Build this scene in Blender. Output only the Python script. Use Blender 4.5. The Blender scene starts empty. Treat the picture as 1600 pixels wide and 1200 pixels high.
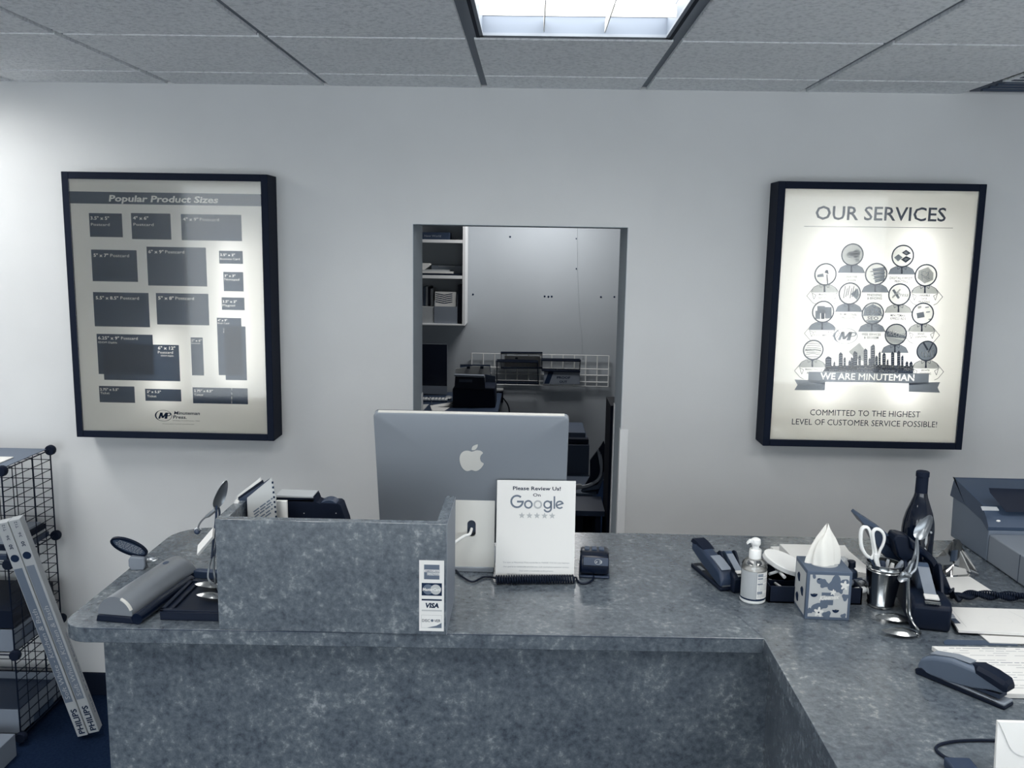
import bpy, bmesh, math, random
from mathutils import Vector, Matrix
from mathutils.geometry import delaunay_2d_cdt
random.seed(7)
S = bpy.context.scene
C = S.collection
# ------------------------------------------------------------------ camera
EYE = Vector((0, 0, 1.96)); FPX = 1405.54
FWD = Vector((-.019546, .987600, -.155523)).normalized()
RT = Vector((.999669, .022341, .016249)); RT = (RT - FWD * RT.dot(FWD)).normalized(); UP = RT.cross(FWD)
cd = bpy.data.cameras.new('camera'); cam = bpy.data.objects.new('camera', cd); C.objects.link(cam)
cd.sensor_width = 36; cd.lens = FPX / 1600 * 36; cd.clip_start = .05; cd.clip_end = 60
cam.matrix_world = Matrix(((RT.x, UP.x, -FWD.x, EYE.x), (RT.y, UP.y, -FWD.y, EYE.y), (RT.z, UP.z, -FWD.z, EYE.z), (0, 0, 0, 1)))
S.camera = cam
# ------------------------------------------------------------------ light of the place
S.view_settings.view_transform = 'Standard'; S.view_settings.look = 'None'
S.view_settings.exposure = 0; S.view_settings.gamma = 1; S.view_settings.use_curve_mapping = False
W = bpy.data.worlds.new('world'); S.world = W; W.use_nodes = True
W.node_tree.nodes['Background'].inputs[0].default_value = (.88, .95, 1, 1)
W.node_tree.nodes['Background'].inputs[1].default_value = 3.6     # daylight from the shop front behind the camera
LAMP = 7.8; LAMP2 = 18.0     # troffer tubes above the counter / unseen elsewhere, some added for fill
REAR = 40.0        # troffer in the back room
BOXL, BOXR = 5.0, 8.5   # tubes in the two light boxes

# ------------------------------------------------------------------ measuring helpers (turn a photo pixel into a point on a known plane)
def ray(x, y): return FWD + RT * ((x - 800) / FPX) - UP * ((y - 600) / FPX)
def Q(x, y, Y):
    d = ray(x, y); return EYE + d * (Y / d.y)
def P(x, y, z=1.05):
    d = ray(x, y); return EYE + d * ((z - EYE.z) / d.z)
def lin(c): return c / 12.92 if c <= .04045 else ((c + .055) / 1.055) ** 2.4
KEY = [(0, (8, 22, 46)), (.28, (56, 71, 92)), (.5, (119, 127, 138)), (.7, (170, 173, 174)), (1, (246, 243, 234))]
def tone(v, k=1.0):
    for (a, ca), (b, cb) in zip(KEY, KEY[1:]):
        if v <= b:
            t = (v - a) / (b - a); return tuple(lin((ca[i] + (cb[i] - ca[i]) * t) / 255) * k for i in range(3))
    return tuple(lin(c / 255) * k for c in KEY[-1][1])

# ------------------------------------------------------------------ materials
def mat(name, v, rough=.5, metal=0, k=1.0, spec=.5, **kw):
    m = bpy.data.materials.new(name); m.use_nodes = True
    b = m.node_tree.nodes['Principled BSDF']
    c = tone(v, k) if not isinstance(v, tuple) else v
    b.inputs['Base Color'].default_value = (*c, 1); b.inputs['Roughness'].default_value = rough
    b.inputs['Metallic'].default_value = metal; b.inputs['Specular IOR Level'].default_value = spec
    for n, x in kw.items(): b.inputs[n.replace('_', ' ')].default_value = x
    return m
def nd(m, t, **kw):
    n = m.node_tree.nodes.new(t)
    for k, x in kw.items():
        if k in n.inputs.keys(): n.inputs[k].default_value = x
        else: setattr(n, k, x)
    return n
def noise_mat(name, stops, scale, rough, detail=6, bump=0, bscale=200, spec=.5, r2=None, dist=0):
    m = mat(name, .5, rough, spec=spec); t = m.node_tree; b = t.nodes['Principled BSDF']
    tc = nd(m, 'ShaderNodeTexCoord'); n = nd(m, 'ShaderNodeTexNoise'); n.inputs['Scale'].default_value = scale
    n.inputs['Detail'].default_value = detail; n.inputs['Roughness'].default_value = .62; n.inputs['Distortion'].default_value = dist
    r = nd(m, 'ShaderNodeValToRGB'); e = r.color_ramp.elements
    while len(e) < len(stops): e.new(.5)
    for q, (p, v) in zip(e, stops):
        q.position = p; q.color = (*(tone(v) if not isinstance(v, tuple) else v), 1)
    t.links.new(tc.outputs['Object'], n.inputs['Vector']); t.links.new(n.outputs['Fac'], r.inputs['Fac'])
    t.links.new(r.outputs['Color'], b.inputs['Base Color'])
    if bump:
        n2 = nd(m, 'ShaderNodeTexNoise'); n2.inputs['Scale'].default_value = bscale; n2.inputs['Detail'].default_value = 4
        bp = nd(m, 'ShaderNodeBump'); bp.inputs['Strength'].default_value = bump; bp.inputs['Distance'].default_value = .004
        t.links.new(tc.outputs['Object'], n2.inputs['Vector']); t.links.new(n2.outputs['Fac'], bp.inputs['Height'])
        t.links.new(bp.outputs['Normal'], b.inputs['Normal'])
    return m
def back_lit(name, v, k=1.0, f=.75):
    """printed film over a light box: part reflects, part lets the tubes behind shine through"""
    m = bpy.data.materials.new(name); m.use_nodes = True; t = m.node_tree; t.nodes.remove(t.nodes['Principled BSDF'])
    d = nd(m, 'ShaderNodeBsdfDiffuse'); tr = nd(m, 'ShaderNodeBsdfTranslucent'); mx = nd(m, 'ShaderNodeMixShader')
    c = tone(v, k) if not isinstance(v, tuple) else v; d.inputs['Color'].default_value = (*c, 1); tr.inputs['Color'].default_value = (*c, 1); mx.inputs[0].default_value = f
    t.links.new(d.outputs[0], mx.inputs[1]); t.links.new(tr.outputs[0], mx.inputs[2]); t.links.new(mx.outputs[0], t.nodes['Material Output'].inputs[0])
    return m
def emit(name, col, s):
    m = bpy.data.materials.new(name); m.use_nodes = True; t = m.node_tree; t.nodes.remove(t.nodes['Principled BSDF'])
    e = nd(m, 'ShaderNodeEmission'); e.inputs[0].default_value = (*col, 1); e.inputs[1].default_value = s
    t.links.new(e.outputs[0], t.nodes['Material Output'].inputs[0]); return m
def clear(name, tint=.95, rough=.03, glossy=.12):
    m = bpy.data.materials.new(name); m.use_nodes = True; t = m.node_tree; t.nodes.remove(t.nodes['Principled BSDF'])
    a = nd(m, 'ShaderNodeBsdfTransparent'); g = nd(m, 'ShaderNodeBsdfGlossy'); mx = nd(m, 'ShaderNodeMixShader'); l = nd(m, 'ShaderNodeFresnel')
    a.inputs[0].default_value = (tint, tint, tint, 1); g.inputs['Roughness'].default_value = rough; l.inputs[0].default_value = 1.45
    ad = nd(m, 'ShaderNodeMath', operation='MULTIPLY_ADD'); ad.inputs[1].default_value = 1; ad.inputs[2].default_value = glossy - .04
    t.links.new(l.outputs[0], ad.inputs[0]); t.links.new(ad.outputs[0], mx.inputs[0]); t.links.new(a.outputs[0], mx.inputs[1])
    t.links.new(g.outputs[0], mx.inputs[2]); t.links.new(mx.outputs[0], t.nodes['Material Output'].inputs[0]); return m

WALL = noise_mat('painted_wall', [(.3, (.575, .585, .59)), (.7, (.62, .63, .635))], 1.6, .75, detail=3, bump=.08, bscale=260, spec=.2)
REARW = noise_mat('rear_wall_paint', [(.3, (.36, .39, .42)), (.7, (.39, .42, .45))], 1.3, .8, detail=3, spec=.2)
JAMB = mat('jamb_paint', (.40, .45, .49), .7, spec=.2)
CARPET = noise_mat('dark_carpet', [(.35, .03), (.7, .10)], 90, .95, bump=.5, bscale=350, spec=.05)
TILE = noise_mat('ceiling_tile', [(.34, (.70, .72, .74)), (.52, (.90, .92, .935)), (.8, (.95, .96, .97))], 70, .9, detail=6, bump=.9, bscale=110, spec=.1)
GRID = mat('ceiling_grid_metal', .54, .6, spec=.2)
def rgb(r, g, b): return (lin(r / 255), lin(g / 255), lin(b / 255))
LAM = noise_mat('mottled_laminate', [(.30, rgb(42, 50, 60)), (.43, rgb(70, 78, 87)), (.56, rgb(92, 100, 107)), (.70, rgb(150, 155, 159))], 58, .25, detail=10, spec=1.0, dist=.15)
_t = LAM.node_tree; _n = [n for n in _t.nodes if n.type == 'TEX_NOISE'][0]; _r = [n for n in _t.nodes if n.type == 'VALTORGB'][0]; _n.inputs['Roughness'].default_value = .7
_n2 = nd(LAM, 'ShaderNodeTexNoise'); _n2.inputs['Scale'].default_value = 11; _n2.inputs['Detail'].default_value = 3
_mx = nd(LAM, 'ShaderNodeMix'); _mx.inputs['Factor'].default_value = .30
_t.links.new([n for n in _t.nodes if n.type == 'TEX_COORD'][0].outputs['Object'], _n2.inputs['Vector'])
_t.links.new(_n.outputs['Fac'], _mx.inputs[2]); _t.links.new(_n2.outputs['Fac'], _mx.inputs[3]); _t.links.new(_mx.outputs[0], _r.inputs['Fac'])
SEAM = mat('laminate_seam', .12, .6)
TRIM = mat('white_trim', (.74, .75, .76), .5)
BLK = mat('black_plastic', .05, .48, k=.5, spec=.2)
BLKS = mat('black_gloss', .03, .25, k=.5, spec=.3)
BLKM = mat('black_matte', .035, .75, k=.55, spec=.2)
CHAR = mat('charcoal_plastic', .15, .45)
GREYD = mat('dark_grey_plastic', .28, .5)
GREY = mat('grey_plastic', .5, .5)
GREYL = mat('light_grey_plastic', .66, .5)
WHT = mat('white_plastic', (.72, .73, .72), .4)
PAPER = mat('white_paper', (.66, .66, .645), .85, spec=.1)
PAPERG = mat('grey_paper', .72, .85, spec=.1)
INK = mat('dark_ink', .1, .8, spec=.1)
INKM = mat('mid_ink', .42, .8, spec=.1)
INKL = mat('light_ink', .66, .8, spec=.1)
ALU = mat('aluminium', .56, .45, .3)
ALUW = mat('pale_aluminium', .9, .35, .35)
STEEL = mat('polished_steel', .72, .18, 1); CHROME = mat('smooth_chrome', .58, .3, .55); CARTON = mat('carton_board', .48, .8, spec=.1)
BSTEEL = mat('brushed_steel', .62, .34, .9)
CARD = mat('cardboard_white', .66, .8, spec=.1)
GLASSD = mat('dark_bottle_glass', .02, .07, k=.4, spec=.6)
CLR = clear('clear_acrylic', .93, .04, .06)
COVER = clear('acrylic_cover', .97, .05, .05)

# ------------------------------------------------------------------ mesh builder
def bez(ctrl, n=8):
    """Catmull-Rom through points"""
    c = [Vector(p) for p in ctrl]; out = []
    for i in range(len(c) - 1):
        p0 = c[max(i - 1, 0)]; p1 = c[i]; p2 = c[i + 1]; p3 = c[min(i + 2, len(c) - 1)]
        for k in range(n):
            t = k / n
            out.append(.5 * ((2 * p1) + (p2 - p0) * t + (2 * p0 - 5 * p1 + 4 * p2 - p3) * t * t + (3 * p1 - p0 - 3 * p2 + p3) * t ** 3))
    out.append(c[-1]); return out
_txt = {}
def glyphs(s, bold=0.0):
    k = (s, bold)
    if k not in _txt:
        cu = bpy.data.curves.new('t', 'FONT'); cu.body = s; cu.size = 1; cu.offset = bold; cu.resolution_u = 2
        ob = bpy.data.objects.new('t', cu); C.objects.link(ob)
        dg = bpy.context.evaluated_depsgraph_get(); me = bpy.data.meshes.new_from_object(ob.evaluated_get(dg))
        _txt[k] = ([v.co.copy() for v in me.vertices], [list(p.vertices) for p in me.polygons])
        bpy.data.objects.remove(ob); bpy.data.curves.remove(cu); bpy.data.meshes.remove(me)
    return _txt[k]
class B:
    def __init__(s, root=None):
        s.v = []; s.f = []; s.root = root; s.m = Matrix()
        if root is not None: s.m = (Matrix.Translation(root.location) @ Matrix.Rotation(root.rotation_euler.z, 4, 'Z')).inverted()
    def add(s, vs, fs):
        o = len(s.v); s.v += [s.m @ Vector(v) for v in vs]; s.f += [[i + o for i in f] for f in fs]; return s
    def box(s, x0, x1, y0, y1, z0, z1, M=None):
        vs = [Vector((x, y, z)) for x in (x0, x1) for y in (y0, y1) for z in (z0, z1)]
        if M is not None: vs = [M @ v for v in vs]
        return s.add(vs, [(0, 1, 3, 2), (4, 6, 7, 5), (0, 4, 5, 1), (2, 3, 7, 6), (0, 2, 6, 4), (1, 5, 7, 3)])
    def loft(s, rings, cap=True, close=False):
        n = len(rings[0]); vs = [p for r in rings for p in r]; fs = []
        R = len(rings)
        for i in range(R if close else R - 1):
            for j in range(n):
                fs.append((i * n + j, i * n + (j + 1) % n, ((i + 1) % R) * n + (j + 1) % n, ((i + 1) % R) * n + j))
        if cap and not close: fs += [tuple(range(n))[::-1], tuple(range((R - 1) * n, R * n))]
        return s.add(vs, fs)
    def slab(s, pts, off):
        """polygon of 3D points swept along a vector"""
        off = Vector(off); pts = [Vector(p) for p in pts]; return s.loft([pts, [p + off for p in pts]])
    def flat(s, pts): return s.add(pts, [tuple(range(len(pts)))])
    def tube(s, pts, r, n=8, close=False, flat=1.0):
        pts = [Vector(p) for p in pts]; rings = []; L = len(pts); u = None
        for i, p in enumerate(pts):
            a = pts[(i - 1) % L] if close or i > 0 else p; c = pts[(i + 1) % L] if close or i < L - 1 else p
            t = (c - a).normalized()
            if u is None: u = t.orthogonal().normalized()
            else: u = (u - t * u.dot(t)).normalized() if (u - t * u.dot(t)).length > 1e-6 else t.orthogonal().normalized()
            w = t.cross(u); rr = r[i] if isinstance(r, (list, tuple)) else r
            rings.append([p + (u * math.cos(2 * math.pi * k / n) + w * math.sin(2 * math.pi * k / n) * flat) * rr for k in range(n)])
        return s.loft(rings, close=close)
    def lathe(s, prof, n=28, c=(0, 0, 0), M=None):
        rings = []
        for r, z in prof:
            ring = [Vector((max(r, 1e-5) * math.cos(2 * math.pi * k / n), max(r, 1e-5) * math.sin(2 * math.pi * k / n), z)) for k in range(n)]
            rings.append([(M @ p if M is not None else p) + Vector(c) for p in ring])
        return s.loft(rings)
    def ell(s, c, r, n=16, m=10, M=None):
        rings = []
        for i in range(1, m):
            a = math.pi * i / m - math.pi / 2
            ring = [Vector((r[0] * math.cos(a) * math.cos(2 * math.pi * k / n), r[1] * math.cos(a) * math.sin(2 * math.pi * k / n), r[2] * math.sin(a))) for k in range(n)]
            rings.append([(M @ p if M is not None else p) + Vector(c) for p in ring])
        return s.loft(rings)
    def bowl(s, c, ax, nrm, L, Wd, dep, th=.0012):
        """spoon bowl: centre, long axis, opening normal"""
        ax = Vector(ax).normalized(); nrm = Vector(nrm); nrm = (nrm - ax * nrm.dot(ax)).normalized(); sd = nrm.cross(ax); c = Vector(c); rings = []
        for rad, sg in [(.02, 0), (.35, 0), (.6, 0), (.8, 0), (.93, 0), (1, 0), (1.03, 1), (.93, 1), (.8, 1), (.6, 1), (.35, 1), (.02, 1)]:
            rr = min(rad, 1.02); d = -dep * (1 - min(rad, 1) ** 2) - (th if sg else 0)
            rings.append([c + ax * (L / 2 * rr * math.cos(a)) * (1 + .12 * math.cos(a)) + sd * (Wd / 2 * rr * math.sin(a)) * (1 - .18 * math.cos(a)) + nrm * d for a in [2 * math.pi * k / 20 for k in range(20)]])
        return s.loft(rings)
    def text(s, t, O, U, V, h, w=None, al='l', bold=0.0, shear=0.0):
        """lettering: O anchor on the baseline, U right, V up, h capital height, w width the line is fitted to"""
        vs, fs = glyphs(t, bold); U = Vector(U).normalized(); V = Vector(V).normalized(); O = Vector(O)
        x0 = min(v.x for v in vs); x1 = max(v.x for v in vs); sy = h / .70; sx = w / (x1 - x0) if w else sy
        sh = {'l': 0, 'c': -.5, 'r': -1}[al] * (x1 - x0)
        return s.add([O + U * ((v.x - x0 + sh) * sx + shear * v.y * sy) + V * (v.y * sy) for v in vs], fs)
    def obj(s, name, m, parent=None, bevel=0, seg=2, sub=0, ang=38, recalc=True):
        me = bpy.data.meshes.new(name); me.from_pydata([tuple(v) for v in s.v], [], s.f); me.materials.append(m)
        bm = bmesh.new(); bm.from_mesh(me)
        if recalc: bmesh.ops.recalc_face_normals(bm, faces=bm.faces)
        bm.to_mesh(me); bm.free(); me.polygons.foreach_set('use_smooth', [True] * len(me.polygons)); me.set_sharp_from_angle(angle=math.radians(ang))
        o = bpy.data.objects.new(name, me); C.objects.link(o)
        if parent is not None: o.parent = parent
        if bevel:
            md = o.modifiers.new('edge', 'BEVEL'); md.width = bevel; md.segments = seg; md.limit_method = 'ANGLE'; md.angle_limit = math.radians(35)
        if sub:
            md = o.modifiers.new('round', 'SUBSURF'); md.levels = sub; md.render_levels = sub
        return o
def tag(o, label, cat, group=None):
    o['label'] = label; o['category'] = cat
    if group: o['group'] = group
    return o
def thing(name, label, cat, loc=(0, 0, 0), rz=0, group=None):
    o = bpy.data.objects.new(name, None); C.objects.link(o); o.location = loc; o.rotation_euler = (0, 0, rz); o.empty_display_size = .05
    return tag(o, label, cat, group)
def struct(o): o['kind'] = 'structure'; return o
X, Y_, Zv = Vector((1, 0, 0)), Vector((0, 1, 0)), Vector((0, 0, 1))
def rect_xz(x0, x1, z0, z1, y): return [(x0, y, z0), (x1, y, z0), (x1, y, z1), (x0, y, z1)]
def disc(c, r, U, V, n=28, sq=1.0):
    c = Vector(c); return [c + Vector(U) * r * math.cos(2 * math.pi * k / n) + Vector(V) * r * sq * math.sin(2 * math.pi * k / n) for k in range(n)]
def ringf(b, c, r0, r1, U, V, n=28, sq=1.0):
    a = disc(c, r0, U, V, n, sq); d = disc(c, r1, U, V, n, sq)
    b.add(a + d, [(k, (k + 1) % n, n + (k + 1) % n, n + k) for k in range(n)])
def stroke(b, pts, w, N):
    """flat printed line along points on a plane with normal N"""
    pts = [Vector(p) for p in pts]; N = Vector(N)
    for a, c in zip(pts, pts[1:]):
        d = (c - a).normalized(); n = N.cross(d).normalized() * (w / 2); b.flat([a - n, c - n, c + n, a + n])
def copy_tree(o, parent=None):
    c = o.copy(); C.objects.link(c)
    if parent is not None: c.parent = parent
    for ch in list(o.children): copy_tree(ch, c)
    return c
# ================================================================== the setting
YW = 3.60; CEIL = 2.547; ZC = 1.05
DX0, DX1, DZ, WT = -.474, .376, 2.026, .30
b = B(); b.box(-4.2, DX0, YW, YW + WT, 0, CEIL + .15); b.box(DX1, 4.2, YW, YW + WT, 0, CEIL + .15); b.box(DX0, DX1, YW, YW + WT, DZ, CEIL + .15)
wall = struct(b.obj('wall_back', WALL))
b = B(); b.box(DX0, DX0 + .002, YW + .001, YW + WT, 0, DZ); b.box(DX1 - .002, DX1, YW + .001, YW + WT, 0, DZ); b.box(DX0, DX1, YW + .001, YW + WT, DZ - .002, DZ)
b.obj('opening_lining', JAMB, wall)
b = B(); b.box(-4.2, 4.2, -4, 7.45, -.05, 0); struct(b.obj('floor', CARPET))
b = B(); b.box(-4.3, -4.2, -4, YW, 0, CEIL + .15); struct(b.obj('wall_left', WALL))
b = B(); b.box(4.2, 4.3, -4, YW, 0, CEIL + .15); struct(b.obj('wall_right', WALL))
b = B(); b.box(-4.2, DX0 - .08, YW - .012, YW, 0, .1); b.box(DX1 + .08, 4.2, YW - .012, YW, 0, .1); struct(b.obj('baseboard_back', BLKM, bevel=.003))
# corner guards on the edges of the opening
def guard(x, s, zt, y0, n):
    b = B(); b.box(min(x, x - s * .03), max(x, x - s * .03), y0 - .004, y0, 0, zt); b.box(min(x, x + s * .004), max(x, x + s * .004), y0 - .004, y0 + .035, 0, zt)
    struct(b.obj(n, TRIM, bevel=.0015))
guard(DX0, 1, 1.205, YW, 'trim_1'); guard(DX1, -1, 1.215, YW, 'trim_2')
b = B(); b.box(DX0 - .0, DX0 + .005, YW + WT - .035, YW + WT + .004, 0, 1.30); struct(b.obj('trim_3', TRIM))
b = B(); b.box(DX1 - .005, DX1, YW + WT - .035, YW + WT + .004, 0, 1.27); struct(b.obj('trim_4', TRIM))
# ceiling: tiles that hang a little below a metal grid; the light fixtures take the place of tiles
GX, TW, TD = -1.4150, .6096, .591
Y1 = YW - .2543
LIGHTS = [(2, 2), (-2, 1), (7, 4), (0, 4), (4, 4)]            # (column, first row) of each 2 x 4 ft fixture
used = {(c, r + k) for c, r in LIGHTS for k in (0, 1)}
used.add((5, 0)); used.add((5, -1))
ceil = B()
ceil.box(-4.2, 4.2, -4, 7.45, CEIL + .15, CEIL + .2)
rows = [(Y1 + .0, YW)] + [(Y1 - TD * (k + 1), Y1 - TD * k) for k in range(12)]
for c in range(-5, 10):
    x0 = GX + c * TW; x1 = x0 + TW
    if x0 > 4.2 or x1 < -4.2: continue
    for r, (y0, y1) in enumerate(rows):
        if (c, r - 0) in used or y0 < -4: continue
        ceil.box(max(x0 + .013, -4.2), min(x1 - .013, 4.2), y0 + .009, y1 - (.009 if r else 0), CEIL, CEIL + .02)
ceiling = struct(ceil.obj('ceiling', TILE)); grid = B()
for c in range(-5, 10):
    x0 = GX + c * TW
    if not (-4.2 < x0 < 4.2): continue
    grid.box(x0 - .013, x0 + .013, -3.9, YW, CEIL + .011, CEIL + .03)
for r, (y0, y1) in enumerate(rows):
    for c in range(-5, 10):
        if (c, r) in used and (c, r + 1) in used: continue
        x0 = GX + c * TW; grid.box(max(x0 + .012, -4.2), min(x0 + TW - .012, 4.2), y0 - .013, y0 + .013, CEIL + .0115, CEIL + .03)
grid.obj('ceiling_grid', GRID, ceiling)

# ceiling light fixtures
LENS = emit('lit_tubes', (1, 1, .985), LAMP); LENS2 = emit('lit_tubes_bright', (1, .995, .975), LAMP2); REFL = mat('white_reflector', .95, .5); LOUV = mat('louvre_metal', .9, .35, .2)
def troffer(c, r, label, lens=None):
    x0 = GX + c * TW + .02; x1 = x0 + TW - .04; y1 = rows[r][1] - .02; y0 = rows[r + 1][0] + .02; z = CEIL
    t = thing('ceiling_light', label, 'ceiling light', ((x0 + x1) / 2, (y0 + y1) / 2, z))
    b = B(t)                                              # housing: side walls and top
    for q in ((x0, x0 + .02, y0, y1), (x1 - .02, x1, y0, y1), (x0, x1, y0, y0 + .02), (x0, x1, y1 - .02, y1)): b.box(*q, z + .004, z + .12)
    b.box(x0, x1, y0, y1, z + .12, z + .13); b.obj('housing', mat('fixture_housing', .45, .6), t)
    b = B(t)
    for q in ((x0 - .006, x0 + .022, y0, y1), (x1 - .022, x1 + .006, y0, y1), (x0, x1, y0 - .004, y0 + .024), (x0, x1, y1 - .024, y1 + .004)): b.box(*q, z, z + .008)
    b.obj('rim', GRID, t)
    b = B(t); b.box(x0 + .002, x0 + .012, y0, y1, z - .001, z + .002); b.box(x1 - .012, x1 - .002, y0, y1, z - .001, z + .002); b.obj('gap_shade_strip', BLKM, t)  # black strips paint in the shaded gap along both sides of the fixture
    b = B(t); b.add([(x0 + .022, y0 + .022, z + .055), (x1 - .022, y0 + .022, z + .055), (x1 - .022, y1 - .022, z + .055), (x0 + .022, y1 - .022, z + .055)], [(0, 3, 2, 1)])
    b.obj('lit_panel', lens or LENS, t, recalc=False)
    xs = [x0 + .022 + (x1 - x0 - .044) * k / 3 for k in range(4)]; ys = [y0 + .022 + (y1 - y0 - .044) * k / 6 for k in range(7)]
    b = B(t)
    for x in xs[1:3]: b.box(x - .0015, x + .0015, y0 + .022, y1 - .022, z + .012, z + .045)
    for y in ys[1:6]: b.box(x0 + .022, x1 - .022, y - .0015, y + .0015, z + .012, z + .045)
    b.obj('louvre', LOUV, t)
    return t
troffer(2, 2, 'recessed ceiling light with glowing white louvre above the counter')
for k, (c, r) in enumerate(LIGHTS[1:]):
    troffer(c, r, ['recessed ceiling light beyond the left edge, close to the back wall', 'recessed ceiling light beyond the right edge of the room', 'recessed ceiling light added as unseen fill behind the viewer on the left', 'recessed ceiling light added as unseen fill behind the viewer on the right'][k], LENS2)  # the two behind the viewer are unseen, added to even out the light
# dark vent at the right
vx = GX + 5 * TW
t = thing('ceiling_vent', 'dark air vent in the ceiling beside the right edge, near the back wall', 'vent', (vx + TW / 2, Y1 - TD / 2, CEIL))
b = B(t); b.box(vx + .013, vx + TW - .013, Y1 - TD + .01, YW - .02, CEIL + .006, CEIL + .012); b.obj('vent_plate', GREYD, t)
b = B(t)
for k in range(14): y = Y1 - TD + .04 + k * .055; b.box(vx + .03, vx + TW - .03, y, y + .02, CEIL - .002, CEIL + .006)
b.obj('slats', GREYD, t)

# ---------------- back room shell
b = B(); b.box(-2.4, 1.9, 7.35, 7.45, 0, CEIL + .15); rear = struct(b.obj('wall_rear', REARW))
b = B(); b.box(-2.4, -2.3, YW + WT, 7.35, 0, CEIL + .15); struct(b.obj('wall_rear_left', GREYL))
b = B(); b.box(1.05, 1.15, YW + WT, 7.35, 0, CEIL + .15); struct(b.obj('wall_rear_right', GREYL))
b = B(); b.box(-2.3, 1.05, YW + WT, 7.35, CEIL + .04, CEIL + .1); struct(b.obj('ceiling_rear', GREYL))
b = B(); b.tube([Q(x, y, 7.349) for x, y in ((902, 352), (901.5, 380), (902, 420), (903, 450), (905, 490), (908, 520), (911, 560))], .004, 5); struct(b.obj('trim_5', REARW))
b = B()
for x, y in ((739, 460), (797, 370), (851, 463), (857, 463.5), (862, 463.3), (901, 373), (939, 464), (960, 464), (901, 420)): b.ell(Q(x, y, 7.349), (.008, .003, .008), 8, 6)
b.obj('screw_holes', INK, rear)
t = thing('ceiling_light', 'plain ceiling light inside the back room out of sight above the opening', 'ceiling light', (.1, 6.72, CEIL + .04))
b = B(t); b.box(-.2, .4, 6.57, 6.87, CEIL - .01, CEIL + .04); b.obj('housing', REFL, t)
b = B(t); b.add([(-.19, 6.58, CEIL - .012), (.39, 6.58, CEIL - .012), (.39, 6.86, CEIL - .012), (-.19, 6.86, CEIL - .012)], [(0, 3, 2, 1)]); b.obj('lit_panel', emit('rear_tubes', (1, .995, .985), REAR), t, recalc=False)

# ================================================================== light boxes on the wall
def light_box(x0, x1, z0, z1, label, tubes, strength, nm):
    d = .12; yf = YW - d; fw = .027
    t = thing('light_box', label, 'light box', ((x0 + x1) / 2, YW, z0))
    b = B(t)
    for q in ((x0, x0 + fw, z0, z1), (x1 - fw, x1, z0, z1), (x0 + fw, x1 - fw, z0, z0 + fw), (x0 + fw, x1 - fw, z1 - fw, z1)): b.box(q[0], q[1], yf, YW, q[2], q[3])
    b.box(x0 + fw, x1 - fw, YW - .008, YW, z0 + fw, z1 - fw)
    fr = b.obj('frame', BLKM, t, bevel=.002)
    b = B(t); i = fw + .0005
    for q in ((x0 + i, x0 + i + .001, z0 + i, z1 - i), (x1 - i - .001, x1 - i, z0 + i, z1 - i), (x0 + i, x1 - i, z0 + i, z0 + i + .001), (x0 + i, x1 - i, z1 - i - .001, z1 - i)): b.box(q[0], q[1], yf + .012, YW - .009, q[2], q[3])
    b.box(x0 + i, x1 - i, YW - .011, YW - .009, z0 + i, z1 - i); b.obj('reflector', REFL, t)
    for x, za, zb in tubes:
        b = B(t); b.tube([(x, YW - .05, za), (x, YW - .05, zb)], .013, 10); b.obj('lamp_tube', emit('tube_' + nm, (1, 1, .97), strength), t)
    b = B(t); b.flat(rect_xz(x0 + fw, x1 - fw, z0 + fw, z1 - fw, yf + .006)); po = b.obj('poster', back_lit('poster_film_' + nm, (.86, .86, .84)), t)
    b = B(t); b.box(x0 + fw, x1 - fw, yf + .0005, yf + .0015, z0 + fw, z1 - fw); b.obj('acrylic_cover', COVER, t)
    return t, po, yf + .006
YP = YW - .114
# ---- left: product sizes
XL0, XL1, ZL0, ZL1 = -1.806, -1.012, 1.163, 2.20
tl, pl, yp = light_box(XL0, XL1, ZL0, ZL1, 'framed light box poster of dark product size rectangles, left of the opening', [(-1.165, 1.38, 1.95), (-1.45, 1.32, 1.60)], BOXL, 'left')
_lx0, _lx1, _lz0, _lz1 = XL0 + .027, XL1 - .027, ZL0 + .027, ZL1 - .027
def LPt(X_, Yz, k):     # a spot in the poster measured on its printed sheet
    p = Q(80 + X_ / 2.6658, 250 + Yz / 2.6667, YP); return Vector((p.x, YP - .0006 * k, p.z))
NAVY = back_lit('print_navy', .27, 1.0, .75); BAND = back_lit('print_band', .36); LETW = back_lit('print_white', (.87, .87, .86)); LETD = back_lit('print_dark', .10, 1, .35)
LGREY = back_lit('print_grey', .50, 1, .6); MGREY = back_lit('print_midgrey', .42); PGREY = back_lit('print_palegrey', .72)
def outline(t, bold, shear, O, h, w, al='l'):
    """edges of a line of lettering as 2D points on the sheet (x, z)"""
    vs, fs = glyphs(t, bold); cnt = {}
    for f in fs:
        for a, c in zip(f, f[1:] + f[:1]): k = (min(a, c), max(a, c)); cnt[k] = cnt.get(k, 0) + 1
    x0 = min(v.x for v in vs); x1 = max(v.x for v in vs); sy = h / .70; sx = w / (x1 - x0); sh = -.5 * (x1 - x0) if al == 'c' else 0
    return [Vector((O.x + (v.x - x0 + sh) * sx + shear * v.y * sy, O.z + v.y * sy)) for v in vs], [k for k, n in cnt.items() if n == 1]
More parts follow.
